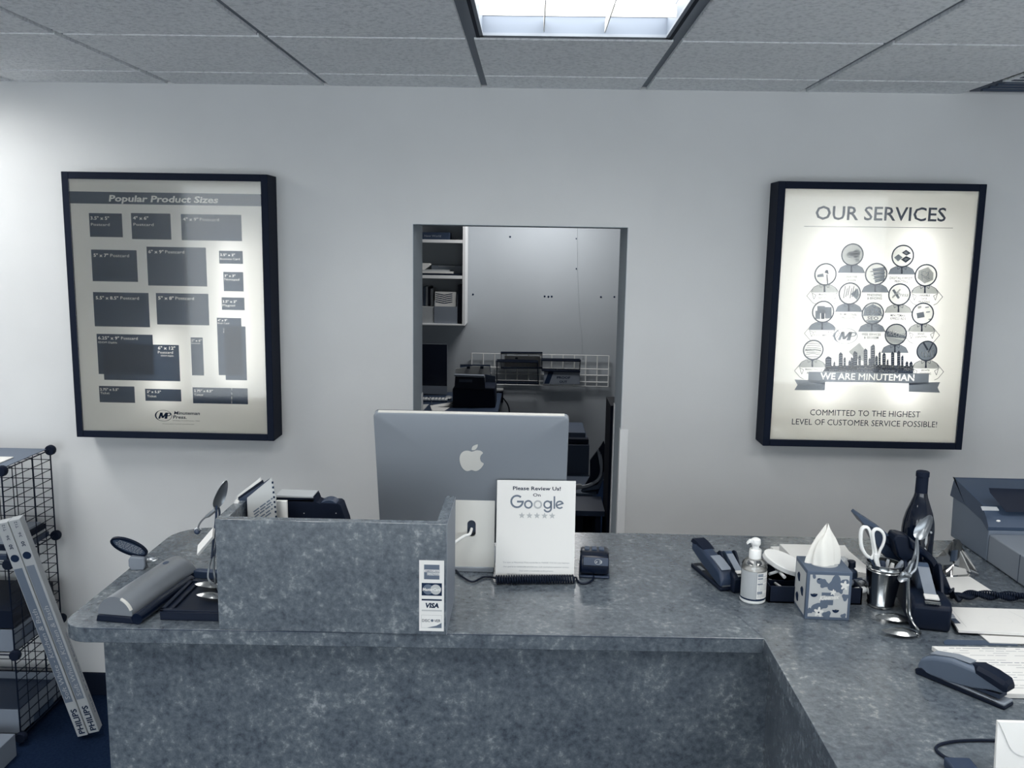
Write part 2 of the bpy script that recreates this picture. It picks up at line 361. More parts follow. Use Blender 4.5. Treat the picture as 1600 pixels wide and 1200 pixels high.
def cut_panel(bd, poly, y, outs):
    """printed panel with the lettering left unprinted, so the lit sheet behind shows through"""
    V = [Vector(p) for p in poly]; E = [(k, (k + 1) % len(V)) for k in range(len(V))]
    for vs, es in outs:
        o = len(V); use = sorted({q for e in es for q in e}); mp = {q: o + n for n, q in enumerate(use)}
        V += [vs[q] for q in use]; E += [(mp[a], mp[c]) for a, c in es]
    TE = [(V[a], V[c]) for a, c in E[len(poly):]]; r = delaunay_2d_cdt(V, E, [], 1, 1e-7); keep = []
    for f in r[2]:
        c = sum((r[0][i] for i in f), Vector((0, 0))) / len(f)
        n = sum(1 for p, q in TE if (p.y > c.y) != (q.y > c.y) and c.x < p.x + (c.y - p.y) / (q.y - p.y) * (q.x - p.x))
        if n % 2 == 0: keep.append(tuple(f))
    bd.add([(p.x, y, p.y) for p in r[0]], keep)
a = LPt(67, 131, 1); zt = (LPt(67, 131, 1).z + LPt(876, 142, 1).z) / 2; zb = (LPt(67, 181, 1).z + LPt(876, 192, 1).z) / 2
def LO(s, x, y, w, h, bold=.02, shear=0): return outline(s, bold, shear, LPt(x, y, 2), h / 2.6667 / 402, w / 2.6658 / 402)
b = B(tl); cut_panel(b, [(_lx0, zb), (_lx1, zb), (_lx1, zt), (_lx0, zt)], a.y, [LO('Popular Product Sizes', 240, 172, 452, 25, .03, .2)]); b.obj('title_band', BAND, pl)
SW = [(157, 221, 299, 322), (332, 221, 501, 332), (540, 225, 795, 338), (166, 373, 362, 508), (397, 361, 650, 527), (699, 378, 799, 433), (717, 466, 802, 548), (710, 572, 806, 626),
      (174, 550, 412, 697), (436, 554, 659, 689), (189, 724, 430, 896), (213, 765, 538, 922), (581, 739, 637, 898), (690, 657, 799, 898), (720, 692, 816, 918), (199, 941, 350, 1012), (391, 953, 543, 1006), (589, 947, 820, 1018)]
LT = [('3.5" x 5"', 164, 248, 78, 13), ('4" x 6"', 341, 248, 64, 13), ('4" x 9"', 549, 253, 64, 13), ('5" x 7"', 177, 403, 62, 13), ('6" x 9"', 405, 388, 64, 13), ('5.5" x 8.5"', 186, 580, 96, 13), ('5" x 8"', 446, 581, 66, 13), ('6.25" x 9"', 196, 747, 90, 13), ('6" x 12"', 445, 789, 74, 13),
      ('3.5" x 2"', 704, 400, 62, 10), ('3" x 3"', 722, 487, 46, 10), ('3.5" x 2"', 714, 594, 60, 10), ('4" x 9"', 694, 672, 40, 9), ('3.5" x 8.5"', 718, 709, 62, 9), ('2" x 6"', 584, 756, 44, 9), ('2.75" x 5.5"', 204, 960, 80, 10), ('2" x 5.5"', 399, 970, 60, 10), ('2.75" x 8.5"', 595, 966, 80, 10)]
LT2 = [('Postcard', 166, 274, 78, 12), ('Postcard', 343, 274, 84, 12), ('Postcard', 619, 254, 80, 13), ('Postcard', 247, 404, 78, 13), ('Postcard', 475, 389, 80, 13), ('Postcard', 289, 581, 78, 13), ('Postcard', 518, 582, 78, 13), ('Postcard', 292, 748, 70, 12), ('Postcard', 445, 806, 64, 11), ('EDDM Eligible', 197, 763, 80, 8), ('EDDM Eligible', 458, 818, 54, 6),
      ('Business Card', 704, 416, 82, 9), ('Notepad', 722, 502, 62, 10), ('Magnet', 714, 610, 54, 10), ('Rack Card', 694, 683, 48, 7), ('Rack Card', 718, 720, 50, 7), ('Bookmark', 584, 766, 38, 6), ('Ticket', 205, 975, 40, 10), ('Ticket', 400, 988, 40, 10), ('Ticket', 595, 982, 40, 10)]
b = B(tl)
for n, q in enumerate(SW):
    p = LPt(q[0], q[1], 1); r = LPt(q[2], q[3], 1)
    inside = lambda u: q[0] - 2 < u[1] < q[2] and q[1] < u[2] - u[4] * .5 < q[3] and u[1] + u[3] <= q[2] + 4
    cut_panel(b, [(p.x, r.z), (r.x, r.z), (r.x, p.z), (p.x, p.z)], p.y - .00001 * n, [LO(*(list(u[:3]) + [min(u[3], q[2] - u[1] - 4)] + [u[4]])) for u in LT if inside(u)] + [LO(*(list(u[:3]) + [min(u[3], q[2] - u[1] - 4)] + [u[4], 0])) for u in LT2 if inside(u)])
b.obj('size_panels', NAVY, pl)
b = B(tl); U = X; V = Zv
def lt(s, x, y, w, h, bold=.02, shear=0, bb=None):
    (bb or b).text(s, LPt(x, y, 2), U, V, h / 2.6667 / 402, w / 2.6658 / 402, 'l', bold, shear)
for k in range(4): p = LPt(751, 950 + k * 18, 2); r = LPt(753.5, 960 + k * 18, 2); b.flat(rect_xz(p.x, r.x, r.z, p.z, p.y))
b.obj('dashed_line', LETW, pl)
def mp_logo(bd, c, r, layer, sc):
    ringf(bd, c, r * .94, r, X, Zv, 36, .66); c2 = c + X * r * .1
    for k in range(12, 24):   # the thick left flank of the oval
        a0 = 2 * math.pi * k / 36 ; a1 = a0 + 2 * math.pi / 36; f0 = .12 * math.sin(math.pi * (k - 12) / 12); f1 = .12 * math.sin(math.pi * (k - 11) / 12)
        pp = lambda a, f: c + X * r * (1 - f) * math.cos(a) + Zv * r * .66 * (1 - f) * math.sin(a)
        bd.flat([pp(a0, .05), pp(a1, .05), pp(a1, f1 + .06), pp(a0, f0 + .06)])
    mq = lambda u, v: c + X * r * (-.62 + .95 * u + .2 * v) + Zv * r * (-.36 + .72 * v)
    for q in (((0, 0), (.24, 0), (.30, 1), (.06, 1)), ((.76, 0), (1, 0), (1, 1), (.76, 1)), ((.06, 1), (.34, 1), (.62, .12), (.40, .12)), ((.40, .12), (.62, .12), (1, 1), (.72, 1))): bd.flat([mq(*p) for p in q])
    bd.text('P', c + X * (r * .30) - Zv * r * .36, X, Zv, r * .72, r * .5, 'l', .0, .2)
b = B(tl); mp_logo(b, LPt(468, 1065, 2), 37 / 2.666 / 402, 2, 1)
for s, x, y, w, h in [('Minuteman', 512, 1060, 110, 14), ('Press.', 508, 1077, 58, 14)]: lt(s, x, y, w, h, .02, .2)
lt('We Design, Print & Promote... YOU!', 506, 1087, 116, 4, 0, .1); lt('An independently owned and operated franchise', 464, 1100, 136, 3.4, 0)
b.obj('logo', LETD, pl)

# ---- right: services
XR0, XR1, ZR0, ZR1 = .922, 1.698, 1.185, 2.204
tr, pr, yp = light_box(XR0, XR1, ZR0, ZR1, 'framed glowing light box poster about services, right of the opening', [(1.16, 1.36, 2.03), (1.46, 1.36, 2.03)], BOXR, 'right')
def RPt(X_, Yz, k):
    p = Q(1170 + X_ / 2.6667, 270 + Yz / 2.6667, YP); return Vector((p.x, YP - .0006 * k, p.z))
PX = 1 / 2.6667 / 402
def rt(bd, s, xc, y, w, h, bold=.02, k=3): bd.text(s, RPt(xc, y, k), X, Zv, h * PX, w * PX, 'c', bold)
dk, md, pg, wh = B(tr), B(tr), B(tr), B(tr)
rt(dk, 'OUR SERVICES', 547, 198, 524, 54, .012); stroke(dk, [RPt(230, 223, 2), RPt(850, 230, 2)], .0016, Y_)
rt(dk, 'COMMITTED TO THE HIGHEST', 483, 1014, 458, 25, 0); rt(dk, 'LEVEL OF CUSTOMER SERVICE POSSIBLE!', 480, 1054, 604, 25, 0)
HEADS = [(431, 341, 46, 0, 'CREATIVE|DESIGN', 0), (641, 347, 46, 1, 'DIGITAL/OFFSET|PRINTING', 0), (319, 423, 46, 2, 'MAILING|SERVICES', 1), (530, 422, 46, 3, 'FINISHING|& BINDING', 0), (737, 427, 46, 4, 'VARIABLE|DATA|PRINTING', 1),
         (420, 503, 46, 5, 'PROMOTIONAL|PRODUCTS', 0), (627, 507, 46, 6, 'MINUTEMAN|XPRESS ADS', 0), (309, 579, 46, 7, 'PACKAGING &|FULFILLMENT', 1), (516, 586, 46, 8, 'WEB SERVICES|& SEO/SEM', 0), (724, 587, 46, 9, 'BRAND|IDENTITY', 1), (612, 674, 46, 10, '', 0), (268, 738, 43, 11, 'MARKETING|& SALES', 1), (741, 742, 43, 12, 'GROWTH|COACHING', 1)]
for n, (x, y, r, kind, cap, arms) in enumerate(HEADS):
    k = 1.2 + n * .06
    c = RPt(x, y, k + 1); ringf(dk, c, (r - 5.5) * PX, r * PX, X, Zv, 32)
    # shoulders of the shirt, tie and collar
    sh = md if (kind in (0, 1, 5, 8, 7, 3, 10)) else pg
    sw, hy = 56, y + r + 30
    sh.flat([RPt(x - 4 + dx, yy, k) for dx, yy in [(-sw, hy), (-sw + 10, y + r + 8), (-22, y + r - 4), (22, y + r - 4), (sw - 10, y + r + 10), (sw, hy + 1)]])
    dk.flat([RPt(x - 4 + dx, yy, k + .5) for dx, yy in [(-6, y + r - 1), (6, y + r - 1), (3, y + r + 7), (4, hy - 2), (-4, hy - 2), (-3, y + r + 7)]])
    stroke(dk, [RPt(x - 4 + dx, yy, k + .4) for dx, yy in [(-sw, hy), (-sw + 10, y + r + 8), (-24, y + r - 3)]], .0019, Y_)
    stroke(dk, [RPt(x - 4 + dx, yy, k + .4) for dx, yy in [(sw, hy), (sw - 10, y + r + 9), (24, y + r - 3)]], .0019, Y_)
    for sx in (-1, 1): stroke(dk, [RPt(x - 4 + sx * dx, yy, k + .5) for dx, yy in [(20, y + r - 3), (17, y + r + 10), (7, y + r + 3)]], .0016, Y_)
    if arms:
        for sx in (-1, 1):
            stroke(dk, [RPt(x - 4 + sx * dx, yy, k + .4) for dx, yy in [(sw - 8, y + r + 12), (74, y + r + 44), (50, y + r + 72), (36, y + r + 78)]], .0019, Y_)
            stroke(dk, [RPt(x - 4 + sx * dx, yy, k + .4) for dx, yy in [(52, y + r + 32), (36, y + r + 40), (44, y + r + 58), (52, y + r + 32)]], .0018, Y_)
    if cap:
        L = cap.split('|')
        for j, s in enumerate(L): rt(dk, s, x - 7, y + r + (46 if not arms else 42) + j * 13.5 + (5 if kind in (0, 1) else 0), (len(s) * 6.6 if not arms else len(s) * 5.8), 10 if not arms else 8.5, .012, k + .6)
    # little pictures inside the round heads
    rr = random.Random(kind); rin = (r - 5) * PX
    if kind == 12: md.flat(disc(RPt(x, y, k + .3), rin, X, Zv))
    elif kind in (0, 10): pg.flat(disc(RPt(x, y, k + .3), rin, X, Zv))
    else: wh.flat(disc(RPt(x, y, k + .3), rin, X, Zv))
    def blob(bd, pts, kk=.5): bd.flat([RPt(x + a, y + q, k + kk) for a, q in pts])
    if kind == 0:
        for j in range(7): wa = rr.uniform(8, 15); pg.flat(disc(RPt(x + rr.uniform(-25, 25), y + rr.uniform(-22, 22), k + .4), wa * PX, X, Zv, 14))
        for j in range(3): stroke(wh, [RPt(x - 14, y - 8 + j * 12, k + .6), RPt(x + 26, y - 10 + j * 12, k + .6)], .003, Y_)
    elif kind == 1:
        blob(md, [(-36, 6), (-18, -8), (0, 6), (-20, 22)]); blob(dk, [(-4, -14), (14, -26), (34, -12), (16, -2)]); blob(dk, [(-8, 14), (14, 0), (36, 10), (12, 28)]); blob(wh, [(4, -14), (14, -19), (24, -12), (15, -7)], .6); blob(wh, [(2, 14), (14, 8), (25, 11), (12, 20)], .6)
    elif kind == 2:
        blob(wh, [(-40, 14), (40, 14), (30, 32), (-28, 34)]); blob(dk, [(-4, -8), (2, -18), (10, -18), (14, 0), (6, -4)]); stroke(dk, [RPt(x + 6, y, k + .6), RPt(x + 9, y + 40, k + .6)], .004, Y_)
        blob(md, [(-34, 2), (-10, -4), (-6, 10), (-34, 12)], .45)
    elif kind == 3:
        for j in range(4):
            blob(md, [(-16 + j * 3, -22 + j * 15), (34, -30 + j * 14), (38, -20 + j * 14), (-12 + j * 3, -11 + j * 15)]); stroke(dk, [RPt(x - 24 + j * 6, y - 10 + j * 15, k + .6), RPt(x + 38, y - 18 + j * 14, k + .6)], .0025, Y_)
    elif kind == 4:
        blob(pg, [(-30, -20), (10, -34), (32, -10), (30, 20), (-6, 34), (-34, 12)])
        for j in range(8): stroke(md, [RPt(x + rr.uniform(-24, 20), y + rr.uniform(-22, 24), k + .6)] + [RPt(x + rr.uniform(-24, 20), y + rr.uniform(-22, 24), k + .6)], .0016, Y_)
    elif kind == 5:
        for j in range(6): stroke(dk, [RPt(x - 26 + j * 9, y + 20 - (j % 3) * 6, k + .6), RPt(x - 18 + j * 9, y - 32 + (j % 2) * 10, k + .6)], .0025, Y_)
        blob(md, [(4, 2), (34, -22), (40, 6), (30, 26)])
    elif kind == 6:
        stroke(md, [RPt(x - 26, y - 20, k + .6), RPt(x - 2, y + 16, k + .6)], .009, Y_); stroke(pg, [RPt(x - 30, y + 14, k + .65), RPt(x + 4, y - 22, k + .65)], .006, Y_); md.text('Press', RPt(x - 10, y + 8, k + .6), X, Zv, 16 * PX, 44 * PX, 'l', 0, .2)
    elif kind == 7:
        for q in ((-32, -4, -12, 30), (-24, -24, 8, 6), (-8, -10, 6, 30), (8, -20, 36, 28)): (md if q[0] != -8 else dk).flat([RPt(x + q[0], y + q[1], k + .4 + abs(q[0]) * .002), RPt(x + q[2], y + q[1], k + .4 + abs(q[0]) * .002), RPt(x + q[2], y + q[3], k + .4 + abs(q[0]) * .002), RPt(x + q[0], y + q[3], k + .4 + abs(q[0]) * .002)])
    elif kind == 8:
        blob(md, [(-40, 10), (-34, -22), (0, -40), (34, -22), (40, 10)], .4); blob(md, [(-30, 28), (30, 28), (14, 40), (-14, 40)], .4)
        ringf(wh, RPt(x - 8, y - 8, k + .6), 15 * PX, 18 * PX, X, Zv, 20); ringf(wh, RPt(x + 14, y - 14, k + .6), 8 * PX, 11 * PX, X, Zv, 16); stroke(wh, [RPt(x + 22, y - 6, k + .6), RPt(x + 36, y + 6, k + .6)], .004, Y_)
        stroke(wh, [RPt(x - 26, y - 8, k + .6), RPt(x + 8, y - 8, k + .6)], .0018, Y_); stroke(wh, [RPt(x - 8, y - 26, k + .6), RPt(x - 8, y + 10, k + .6)], .0018, Y_)
        dk.text('SEO', RPt(x, y + 26, k + .6), X, Zv, 13 * PX, 46 * PX, 'c', .02)
    elif kind == 9:
        blob(md, [(-26, -2), (4, -8), (8, 14), (-22, 20)]); blob(pg, [(-22, -30), (-6, -34), (-6, -24), (-20, -20)])
        for q in ((10, -26), (14, -6), (24, 24)): stroke(md, [RPt(x + q[0], y + q[1], k + .6), RPt(x + q[0] + 16, y + q[1] - 2, k + .6)], .004, Y_)
    elif kind == 10:
        wh.text('SUCCESS', RPt(x - 32, y - 2, k + .6), Vector((1, 0, -.3)), Vector((.3, 0, 1)), 20 * PX, 64 * PX, 'l', .03)
        blob(md, [(-40, -16), (40, 6), (41, 16), (-38, 10)], .45)
        for j in range(3): stroke(md, [RPt(x - 34 + j * 6, y + 14 + j * 8, k + .6), RPt(x + 32, y + 26 + j * 4, k + .6)], .002, Y_)
    elif kind == 11:
        for j in range(7): stroke(dk, [RPt(x - 32 + rr.uniform(0, 6), y - 26 + j * 9, k + .6), RPt(x, y - 30 + j * 9 + rr.uniform(-4, 6), k + .6), RPt(x + 32, y - 24 + j * 9, k + .6)], .0016, Y_)
        dk.text('MARKETING', RPt(x, y + 5, k + .7), X, Zv, 9 * PX, 66 * PX, 'c', .01)
    elif kind == 12:
        for j in range(5): blob(wh, [(-22 + j * 11, 8 - j * 3), (-16 + j * 11, 4 - j * 3), (-16 + j * 11, 26), (-22 + j * 11, 26)], .6)
        stroke(dk, [RPt(x - 14, y - 34, k + .6), RPt(x + 4, y - 4, k + .6)], .007, Y_); stroke(dk, [RPt(x + 24, y - 30, k + .65), RPt(x + 6, y + 6, k + .65)], .005, Y_)
mp_logo(md, RPt(402, 680, 3), 50 * PX, 3, 1)
# skyline of words, ribbon banner
rr = random.Random(3)
TOW = [(318, 820, 345, 765), (352, 820, 360, 785), (374, 820, 391, 748), (394, 820, 404, 768), (414, 820, 424, 780), (424, 820, 434, 768), (434, 820, 452, 744), (456, 820, 466, 760), (478, 820, 494, 733), (498, 820, 508, 772), (507, 820, 525, 716), (526, 820, 537, 762), (540, 820, 549, 745), (556, 820, 570, 750), (574, 820, 582, 776), (592, 820, 606, 746), (617, 820, 631, 742), (634, 820, 644, 760), (652, 820, 664, 785), (668, 820, 682, 786)]
for j, (x0, y0, x1, y1) in enumerate(TOW):
    dk.flat([RPt(x0, y0, 2), RPt(x1, y0, 2), RPt(x1, y1 + 6, 2), RPt((x0 + x1) / 2 + rr.uniform(-3, 3), y1 - 2, 2), RPt(x0, y1 + 8, 2)])
    for q in range(int((y0 - y1 - 14) / 9)): yy = y1 + 12 + q * 9; (wh if q % 2 else pg).flat([RPt(x0 + 3, yy + 4, 2.6), RPt(x1 - 3, yy + 3, 2.6), RPt(x1 - 3, yy, 2.6), RPt(x0 + 3, yy + 1, 2.6)])
dk.flat([RPt(306, 828, 2), RPt(685, 836, 2), RPt(685, 806, 2), RPt(560, 800, 2), RPt(330, 804, 2)])
for s, x, y, w, h in [('GRAPHICS', 582, 831, 78, 10), ('PRINT', 664, 825, 38, 13), ('BRANDING', 480, 819, 60, 7), ('POSTCARDS', 370, 826, 70, 7), ('ENVELOPES', 600, 812, 90, 6), ('BROCHURES', 460, 829, 110, 6)]: rt(wh, s, x, y, w, h, .02, 2.8)
pg.flat([RPt(415, 745, 1.0), RPt(460, 708, 1.0), RPt(485, 740, 1.0), RPt(492, 790, 1.0), RPt(440, 770, 1.0)])
for q in ((190, 863, 318, 905, -1), (666, 874, 797, 914, 1)):
    e = 14 * q[4]
    pts = [(q[0], q[1]), (q[2], q[1] + 3), (q[2], q[3] + 2), (q[0], q[3])] if q[4] < 0 else [(q[0], q[1]), (q[2], q[1]), (q[2], q[3]), (q[0], q[3])]
    if q[4] < 0: md.flat([RPt(190, 861, 2.9), RPt(318, 866, 2.9), RPt(316, 906, 2.9), RPt(189, 905, 2.9), RPt(202, 884, 2.9)])
    else: md.flat([RPt(666, 874, 2.9), RPt(796, 872, 2.9), RPt(786, 895, 2.9), RPt(796, 916, 2.9), RPt(666, 912, 2.9)])
b2 = B(tr); b2.flat([RPt(246, 871, 3), RPt(318, 882, 3), RPt(318, 874, 3)]); b2.flat([RPt(666, 884, 3), RPt(748, 880, 3), RPt(666, 876, 3)]); b2.obj('ribbon_fold', back_lit('ribbon_fold_ink', .25), pr)
cut_panel(md, [(q.x, q.z) for q in (RPt(246, 871, 1), RPt(500, 872, 1), RPt(748, 880, 1), RPt(750, 836, 1), RPt(248, 828, 1))], YP - .0006 * 3.4, [outline('WE ARE MINUTEMAN', .015, 0, RPt(492, 863, 4), 27 * PX, 388 * PX, 'c')])
dk.obj('lettering', LETD, pr); md.obj('print_grey', LGREY, pr); pg.obj('print_pale', PGREY, pr); wh.obj('print_white', LETW, pr)
# ================================================================== counter
def arc(cx, cy, r, a0, a1, n=8): return [(cx + r * math.cos(math.radians(a0 + (a1 - a0) * k / n)), cy + r * math.sin(math.radians(a0 + (a1 - a0) * k / n))) for k in range(n + 1)]
poly = arc(-1.035, 2.040, .065, 180, 268, 8) + [(.562, 2.008), (.555, .9), (2.5, .9), (2.5, 2.79), (1.3, 2.768), (.36, 2.770), (-.93, 2.730)] + arc(-.99, 2.62, .11, 95, 180, 8)
t = thing('countertop', 'grey mottled laminate worktop of the L-shaped service counter', 'countertop', (0, 2.4, ZC))
b = B(t); b.loft([[Vector((x, y, ZC - .037)) for x, y in poly], [Vector((x, y, ZC)) for x, y in poly]]); b.obj('worktop', LAM, t, bevel=.0012, seg=1)
b = B(t)                                                     # dark glue line under the top sheet along the front edge, and the mitre at the corner
fr = poly[8:11]
for (x0, y0), (x1, y1) in zip(fr, fr[1:]): b.slab([(x0, y0 - .0006, ZC - .0022), (x1, y1 - .0006, ZC - .0022), (x1, y1 - .0006, ZC - .0008), (x0, y0 - .0006, ZC - .0008)], (0, .0004, 0))
b.slab([(.5625, 2.0085, ZC + .0002), (.5635, 2.0075, ZC + .0002), (.3605, 2.769, ZC + .0002), (.3595, 2.769, ZC + .0002)], (0, 0, .0001)); b.obj('seam', SEAM, t)
t = thing('counter_base', 'grey mottled laminate front of the service counter under its worktop', 'counter', (0, 2.1, 0))
z1 = ZC - .037
b = B(t); b.box(-1.02, .585, 2.035, 2.06, 0, z1); b.obj('front_panel', LAM, t)
b = B(t); b.box(-1.02, -.995, 2.06, 2.66, 0, z1); b.obj('end_panel', LAM, t)
b = B(t); b.box(.585, .61, .95, 2.06, 0, z1); b.obj('side_panel', LAM, t)
b = B(t); b.box(1.9, 1.925, .95, 2.7, 0, z1); b.box(.61, 1.9, 2.0, 2.02, 0, z1); b.obj('inner_panel', LAM, t)
# raised privacy screen on the worktop
t = thing('privacy_screen', 'raised mottled laminate screen standing on the left half of the worktop', 'counter screen', (-.45, 2.0, ZC))
SX0, SX1, SY, SZ = -.719, -.184, 1.984, 1.319
b = B(t); b.box(SX0, SX1, SY, SY + .024, ZC, SZ); b.obj('front_board', LAM, t, bevel=.001, seg=1)
b = B(t); b.box(SX1 - .024, SX1, SY + .0245, SY + .23, ZC, SZ); b.obj('right_board', LAM, t, bevel=.001, seg=1)
b = B(t); b.box(SX0, SX0 + .024, SY + .0245, SY + .23, ZC, SZ); b.obj('left_board', LAM, t, bevel=.001, seg=1)
b = B(t)
for q in ((SX1 + .0002, SX1 + .0012, SY + .001, SY + .229, ZC, SZ - .001),): b.box(*q)
b.obj('edge_strip', GREY, t)
# card decal
p0 = Q(655, 986, SY); p1 = Q(694, 876, SY); xd0, xd1, zd0, zd1 = p0.x, p1.x, p0.z + .001, p1.z; yd = SY - .0008
zd0 = max(zd0, ZC - .004)
b = B(t); b.box(xd0, xd1, yd, SY - .0001, zd0, zd1); dc = b.obj('card_decal', PAPER, t); dc['label'] = 'white strip with four card payment logos'
def D(u, v): return Vector((xd0 + (xd1 - xd0) * (u - 120) / 345, yd - .0003, zd1 - (zd1 - zd0) * (v - 125) / 970))
su = (xd1 - xd0) / 345
def dr(bd, u0, v0, u1, v1, k=0): a, c = D(u0, v0), D(u1, v1); bd.flat(rect_xz(a.x, c.x, c.z, a.z, a.y - .0002 * k))
bd, bm_, bl, bw = B(t), B(t), B(t), B(t)
dr(bm_, 188, 182, 402, 382); dr(bw, 192, 250, 398, 284, 1); dr(bw, 230, 292, 400, 326, 1)
bm_.text('AMERICAN', D(200, 280) - Y_ * .0004, X, Zv, 24 * su, 190 * su, 'l', .02); bm_.text('EXPRESS', D(234, 322) - Y_ * .0004, X, Zv, 24 * su, 160 * su, 'l', .02)
dr(bd, 155, 432, 436, 605); bm_.flat(disc(D(245, 520) - Y_ * .0002, 74 * su, X, Zv)); bl.flat(disc(D(350, 520) - Y_ * .0003, 74 * su, X, Zv)); bw.text('MasterCard', D(168, 538) - Y_ * .0005, X, Zv, 42 * su, 252 * su, 'l', .03, .12)
dr(bd, 155, 652, 437, 674); dr(bl, 155, 800, 437, 820); bd.text('VISA', D(196, 770), X, Zv, 66 * su, 200 * su, 'l', .05, .18)
for q in ((150, 872, 437, 876), (150, 1048, 437, 1052), (150, 872, 154, 1052), (433, 872, 437, 1052)): dr(bl, *q)
bd.text('DISC', D(162, 968), X, Zv, 40 * su, 108 * su, 'l', .01); bm_.flat(disc(D(302, 948), 20 * su, X, Zv, 16)); bd.text('VER', D(330, 968), X, Zv, 40 * su, 90 * su, 'l', .01)
bm_.flat([D(230, 1048), D(432, 1048), D(432, 978), D(360, 1018)])
bd.obj('dark_print', INK, dc); bm_.obj('grey_print', mat('decal_grey', .38, .7), dc); bl.obj('pale_print', mat('decal_pale', .7, .7), dc); bw.obj('white_print', PAPER, dc)

# ================================================================== desktop computer seen from behind
yt = 2.33
tlp, trp = Q(583, 645, yt), Q(889.5, 647, yt); wI = trp.x - tlp.x; cxI = (tlp.x + trp.x) / 2; zt = tlp.z
t = thing('desktop_computer', 'silver all-in-one desktop computer seen from behind, on the counter', 'computer', (cxI, 2.42, ZC))
tilt = math.radians(15); hI = .40
M = Matrix.Translation((cxI, yt, zt)) @ Matrix.Rotation(tilt, 4, 'X')     # local: x across, -z down the back, +y towards the clerk
def rrect(w, h, r, n=5):
    pts = []
    for cx, cz, a in ((w / 2 - r, -r, 0), (-w / 2 + r, -r, 90), (-w / 2 + r, -h + r, 180), (w / 2 - r, -h + r, 270)):
        pts += [(cx + r * math.cos(math.radians(a + 90 * k / n)), cz + r * math.sin(math.radians(a + 90 * k / n))) for k in range(n + 1)]
    return pts
rr_ = rrect(wI, hI, .012)
def ring_(s, y): return [M @ Vector((x * s, y, -hI / 2 + (z + hI / 2) * s)) for x, z in rr_]
b = B(t); b.loft([ring_(1, .017), ring_(1, .003), ring_(.997, .0005), ring_(.98, -.0004), ring_(.5, -.0018), ring_(.05, -.0022)]); b.obj('rear_shell', ALU, t, ang=60)
b = B(t); b.loft([ring_(1.0, .0175), ring_(1.0, .0205), ring_(.99, .022)]); b.obj('front_glass', BLKS, t)
# pale rim along the top edge
b = B(t); b.box(-wI / 2 + .012, wI / 2 - .012, .0025, .0165, .0001, .0008, M); b.obj('edge_rim', ALUW, t)
ap = [(527, 271), (510, 266), (490, 268), (475, 280), (468, 300), (470, 325), (480, 348), (495, 363), (510, 366), (527, 361), (545, 366), (560, 362), (575, 350), (587, 330), (575, 321), (569, 305), (573, 288), (583, 277), (570, 266), (550, 264), (538, 268)]
lf = [(527, 262), (529, 250), (537, 241), (550, 236), (557, 235), (556, 247), (547, 259), (537, 263)]
def onback(px, py):
    """spot on the tilted back"""
    d = ray(570 + px / 3.158, 620 + py / 3.158); N = M.to_3x3() @ Vector((0, -1, 0)); O = M @ Vector((0, -.0030, 0)); return EYE + d * ((O - EYE).dot(N) / d.dot(N))
b = B(t); sm = lambda pts: [onback(p.x, p.y) for p in bez([(x, y, 0) for x, y in pts + pts[:1]], 3)[:-1]]
N = M.to_3x3() @ Vector((0, -1, 0)) * .0006
b.slab(sm(ap), N); b.slab(sm(lf), N); b.obj('logo', ALUW, t)
# L-shaped stand: upright at the back with a cable hole, foot under the screen
sw = (Q(773, 850, 2.40).x + .0) - (Q(712, 850, 2.40).x - .0)
sx1 = Q(772.5, 850, 2.40).x; sx0 = 2 * Q(737, 850, 2.40).x - sx1; zs0, zs1 = ZC + .012, Q(740, 781, 2.40).z
hx, hz0, hz1 = Q(737, 812, 2.40).x, Q(737, 838, 2.40).z, Q(737, 812, 2.40).z; hr = .0118
hole = [(hx + hr * math.cos(a), (hz1 - hr if math.sin(a) >= 0 else hz0 + hr) + hr * math.sin(a)) for a in [2 * math.pi * (k + .5) / 24 for k in range(24)]]
out = []
for x, z in hole:                                            # matching points on the outline of the upright
    cx, cz = hx, (hz0 + hz1) / 2; dx, dz = x - cx, z - cz
    s = min((sx1 - cx) / dx if dx > 0 else (sx0 - cx) / dx if dx < 0 else 99, (zs1 - cz) / dz if dz > 0 else (zs0 - cz) / dz if dz < 0 else 99); out.append((cx + dx * s, cz + dz * s))
b = B(t); ys0, ys1 = 2.395, 2.402; n = 24
# corners of the outline added as their own faces
vs = [Vector((x, ys0, z)) for x, z in out] + [Vector((x, ys0, z)) for x, z in hole] + [Vector((x, ys1, z)) for x, z in out] + [Vector((x, ys1, z)) for x, z in hole]
fs = []
for k in range(n):
    k2 = (k + 1) % n
    fs += [(k, k2, n + k2, n + k), (2 * n + k, 3 * n + k, 3 * n + k2, 2 * n + k2), (n + k, n + k2, 3 * n + k2, 3 * n + k), (k, 2 * n + k, 2 * n + k2, k2)]
b.add(vs, fs)
for cx, cz in ((sx0, zs0), (sx1, zs0), (sx0, zs1), (sx1, zs1)):
    near = sorted(range(n), key=lambda k: (out[k][0] - cx) ** 2 + (out[k][1] - cz) ** 2)[:2]
    tri = [(cx, cz), out[near[0]], out[near[1]]]; b.slab([(x, ys0, z) for x, z in tri], (0, ys1 - ys0, 0))
b.obj('stand_upright', ALUW, t, ang=25)
b = B(t); b.slab([(sx0, y, z) for y, z in ((2.393, ZC), (2.60, ZC), (2.60, ZC + .006), (2.41, ZC + .008), (2.404, ZC + .02), (2.393, ZC + .014))], (sx1 - sx0, 0, 0)); b.obj('stand_foot', ALU, t, bevel=.002)
b = B(t); b.box(hx - .012, hx + .012, 2.404, 2.44, hz0 + .012, hz1 + .004); b.obj('socket', CHAR, t)
b = B(t); pth = bez([(hx, 2.40, hz0 + .022), (hx - .004, 2.375, hz0 + .014), Q(725, 838, 2.37), Q(708, 850, 2.35), Q(690, 870, 2.33), P(680, 880, 1.058)], 8); b.tube(pth, .0042, 8); b.obj('power_cord', WHT, t)

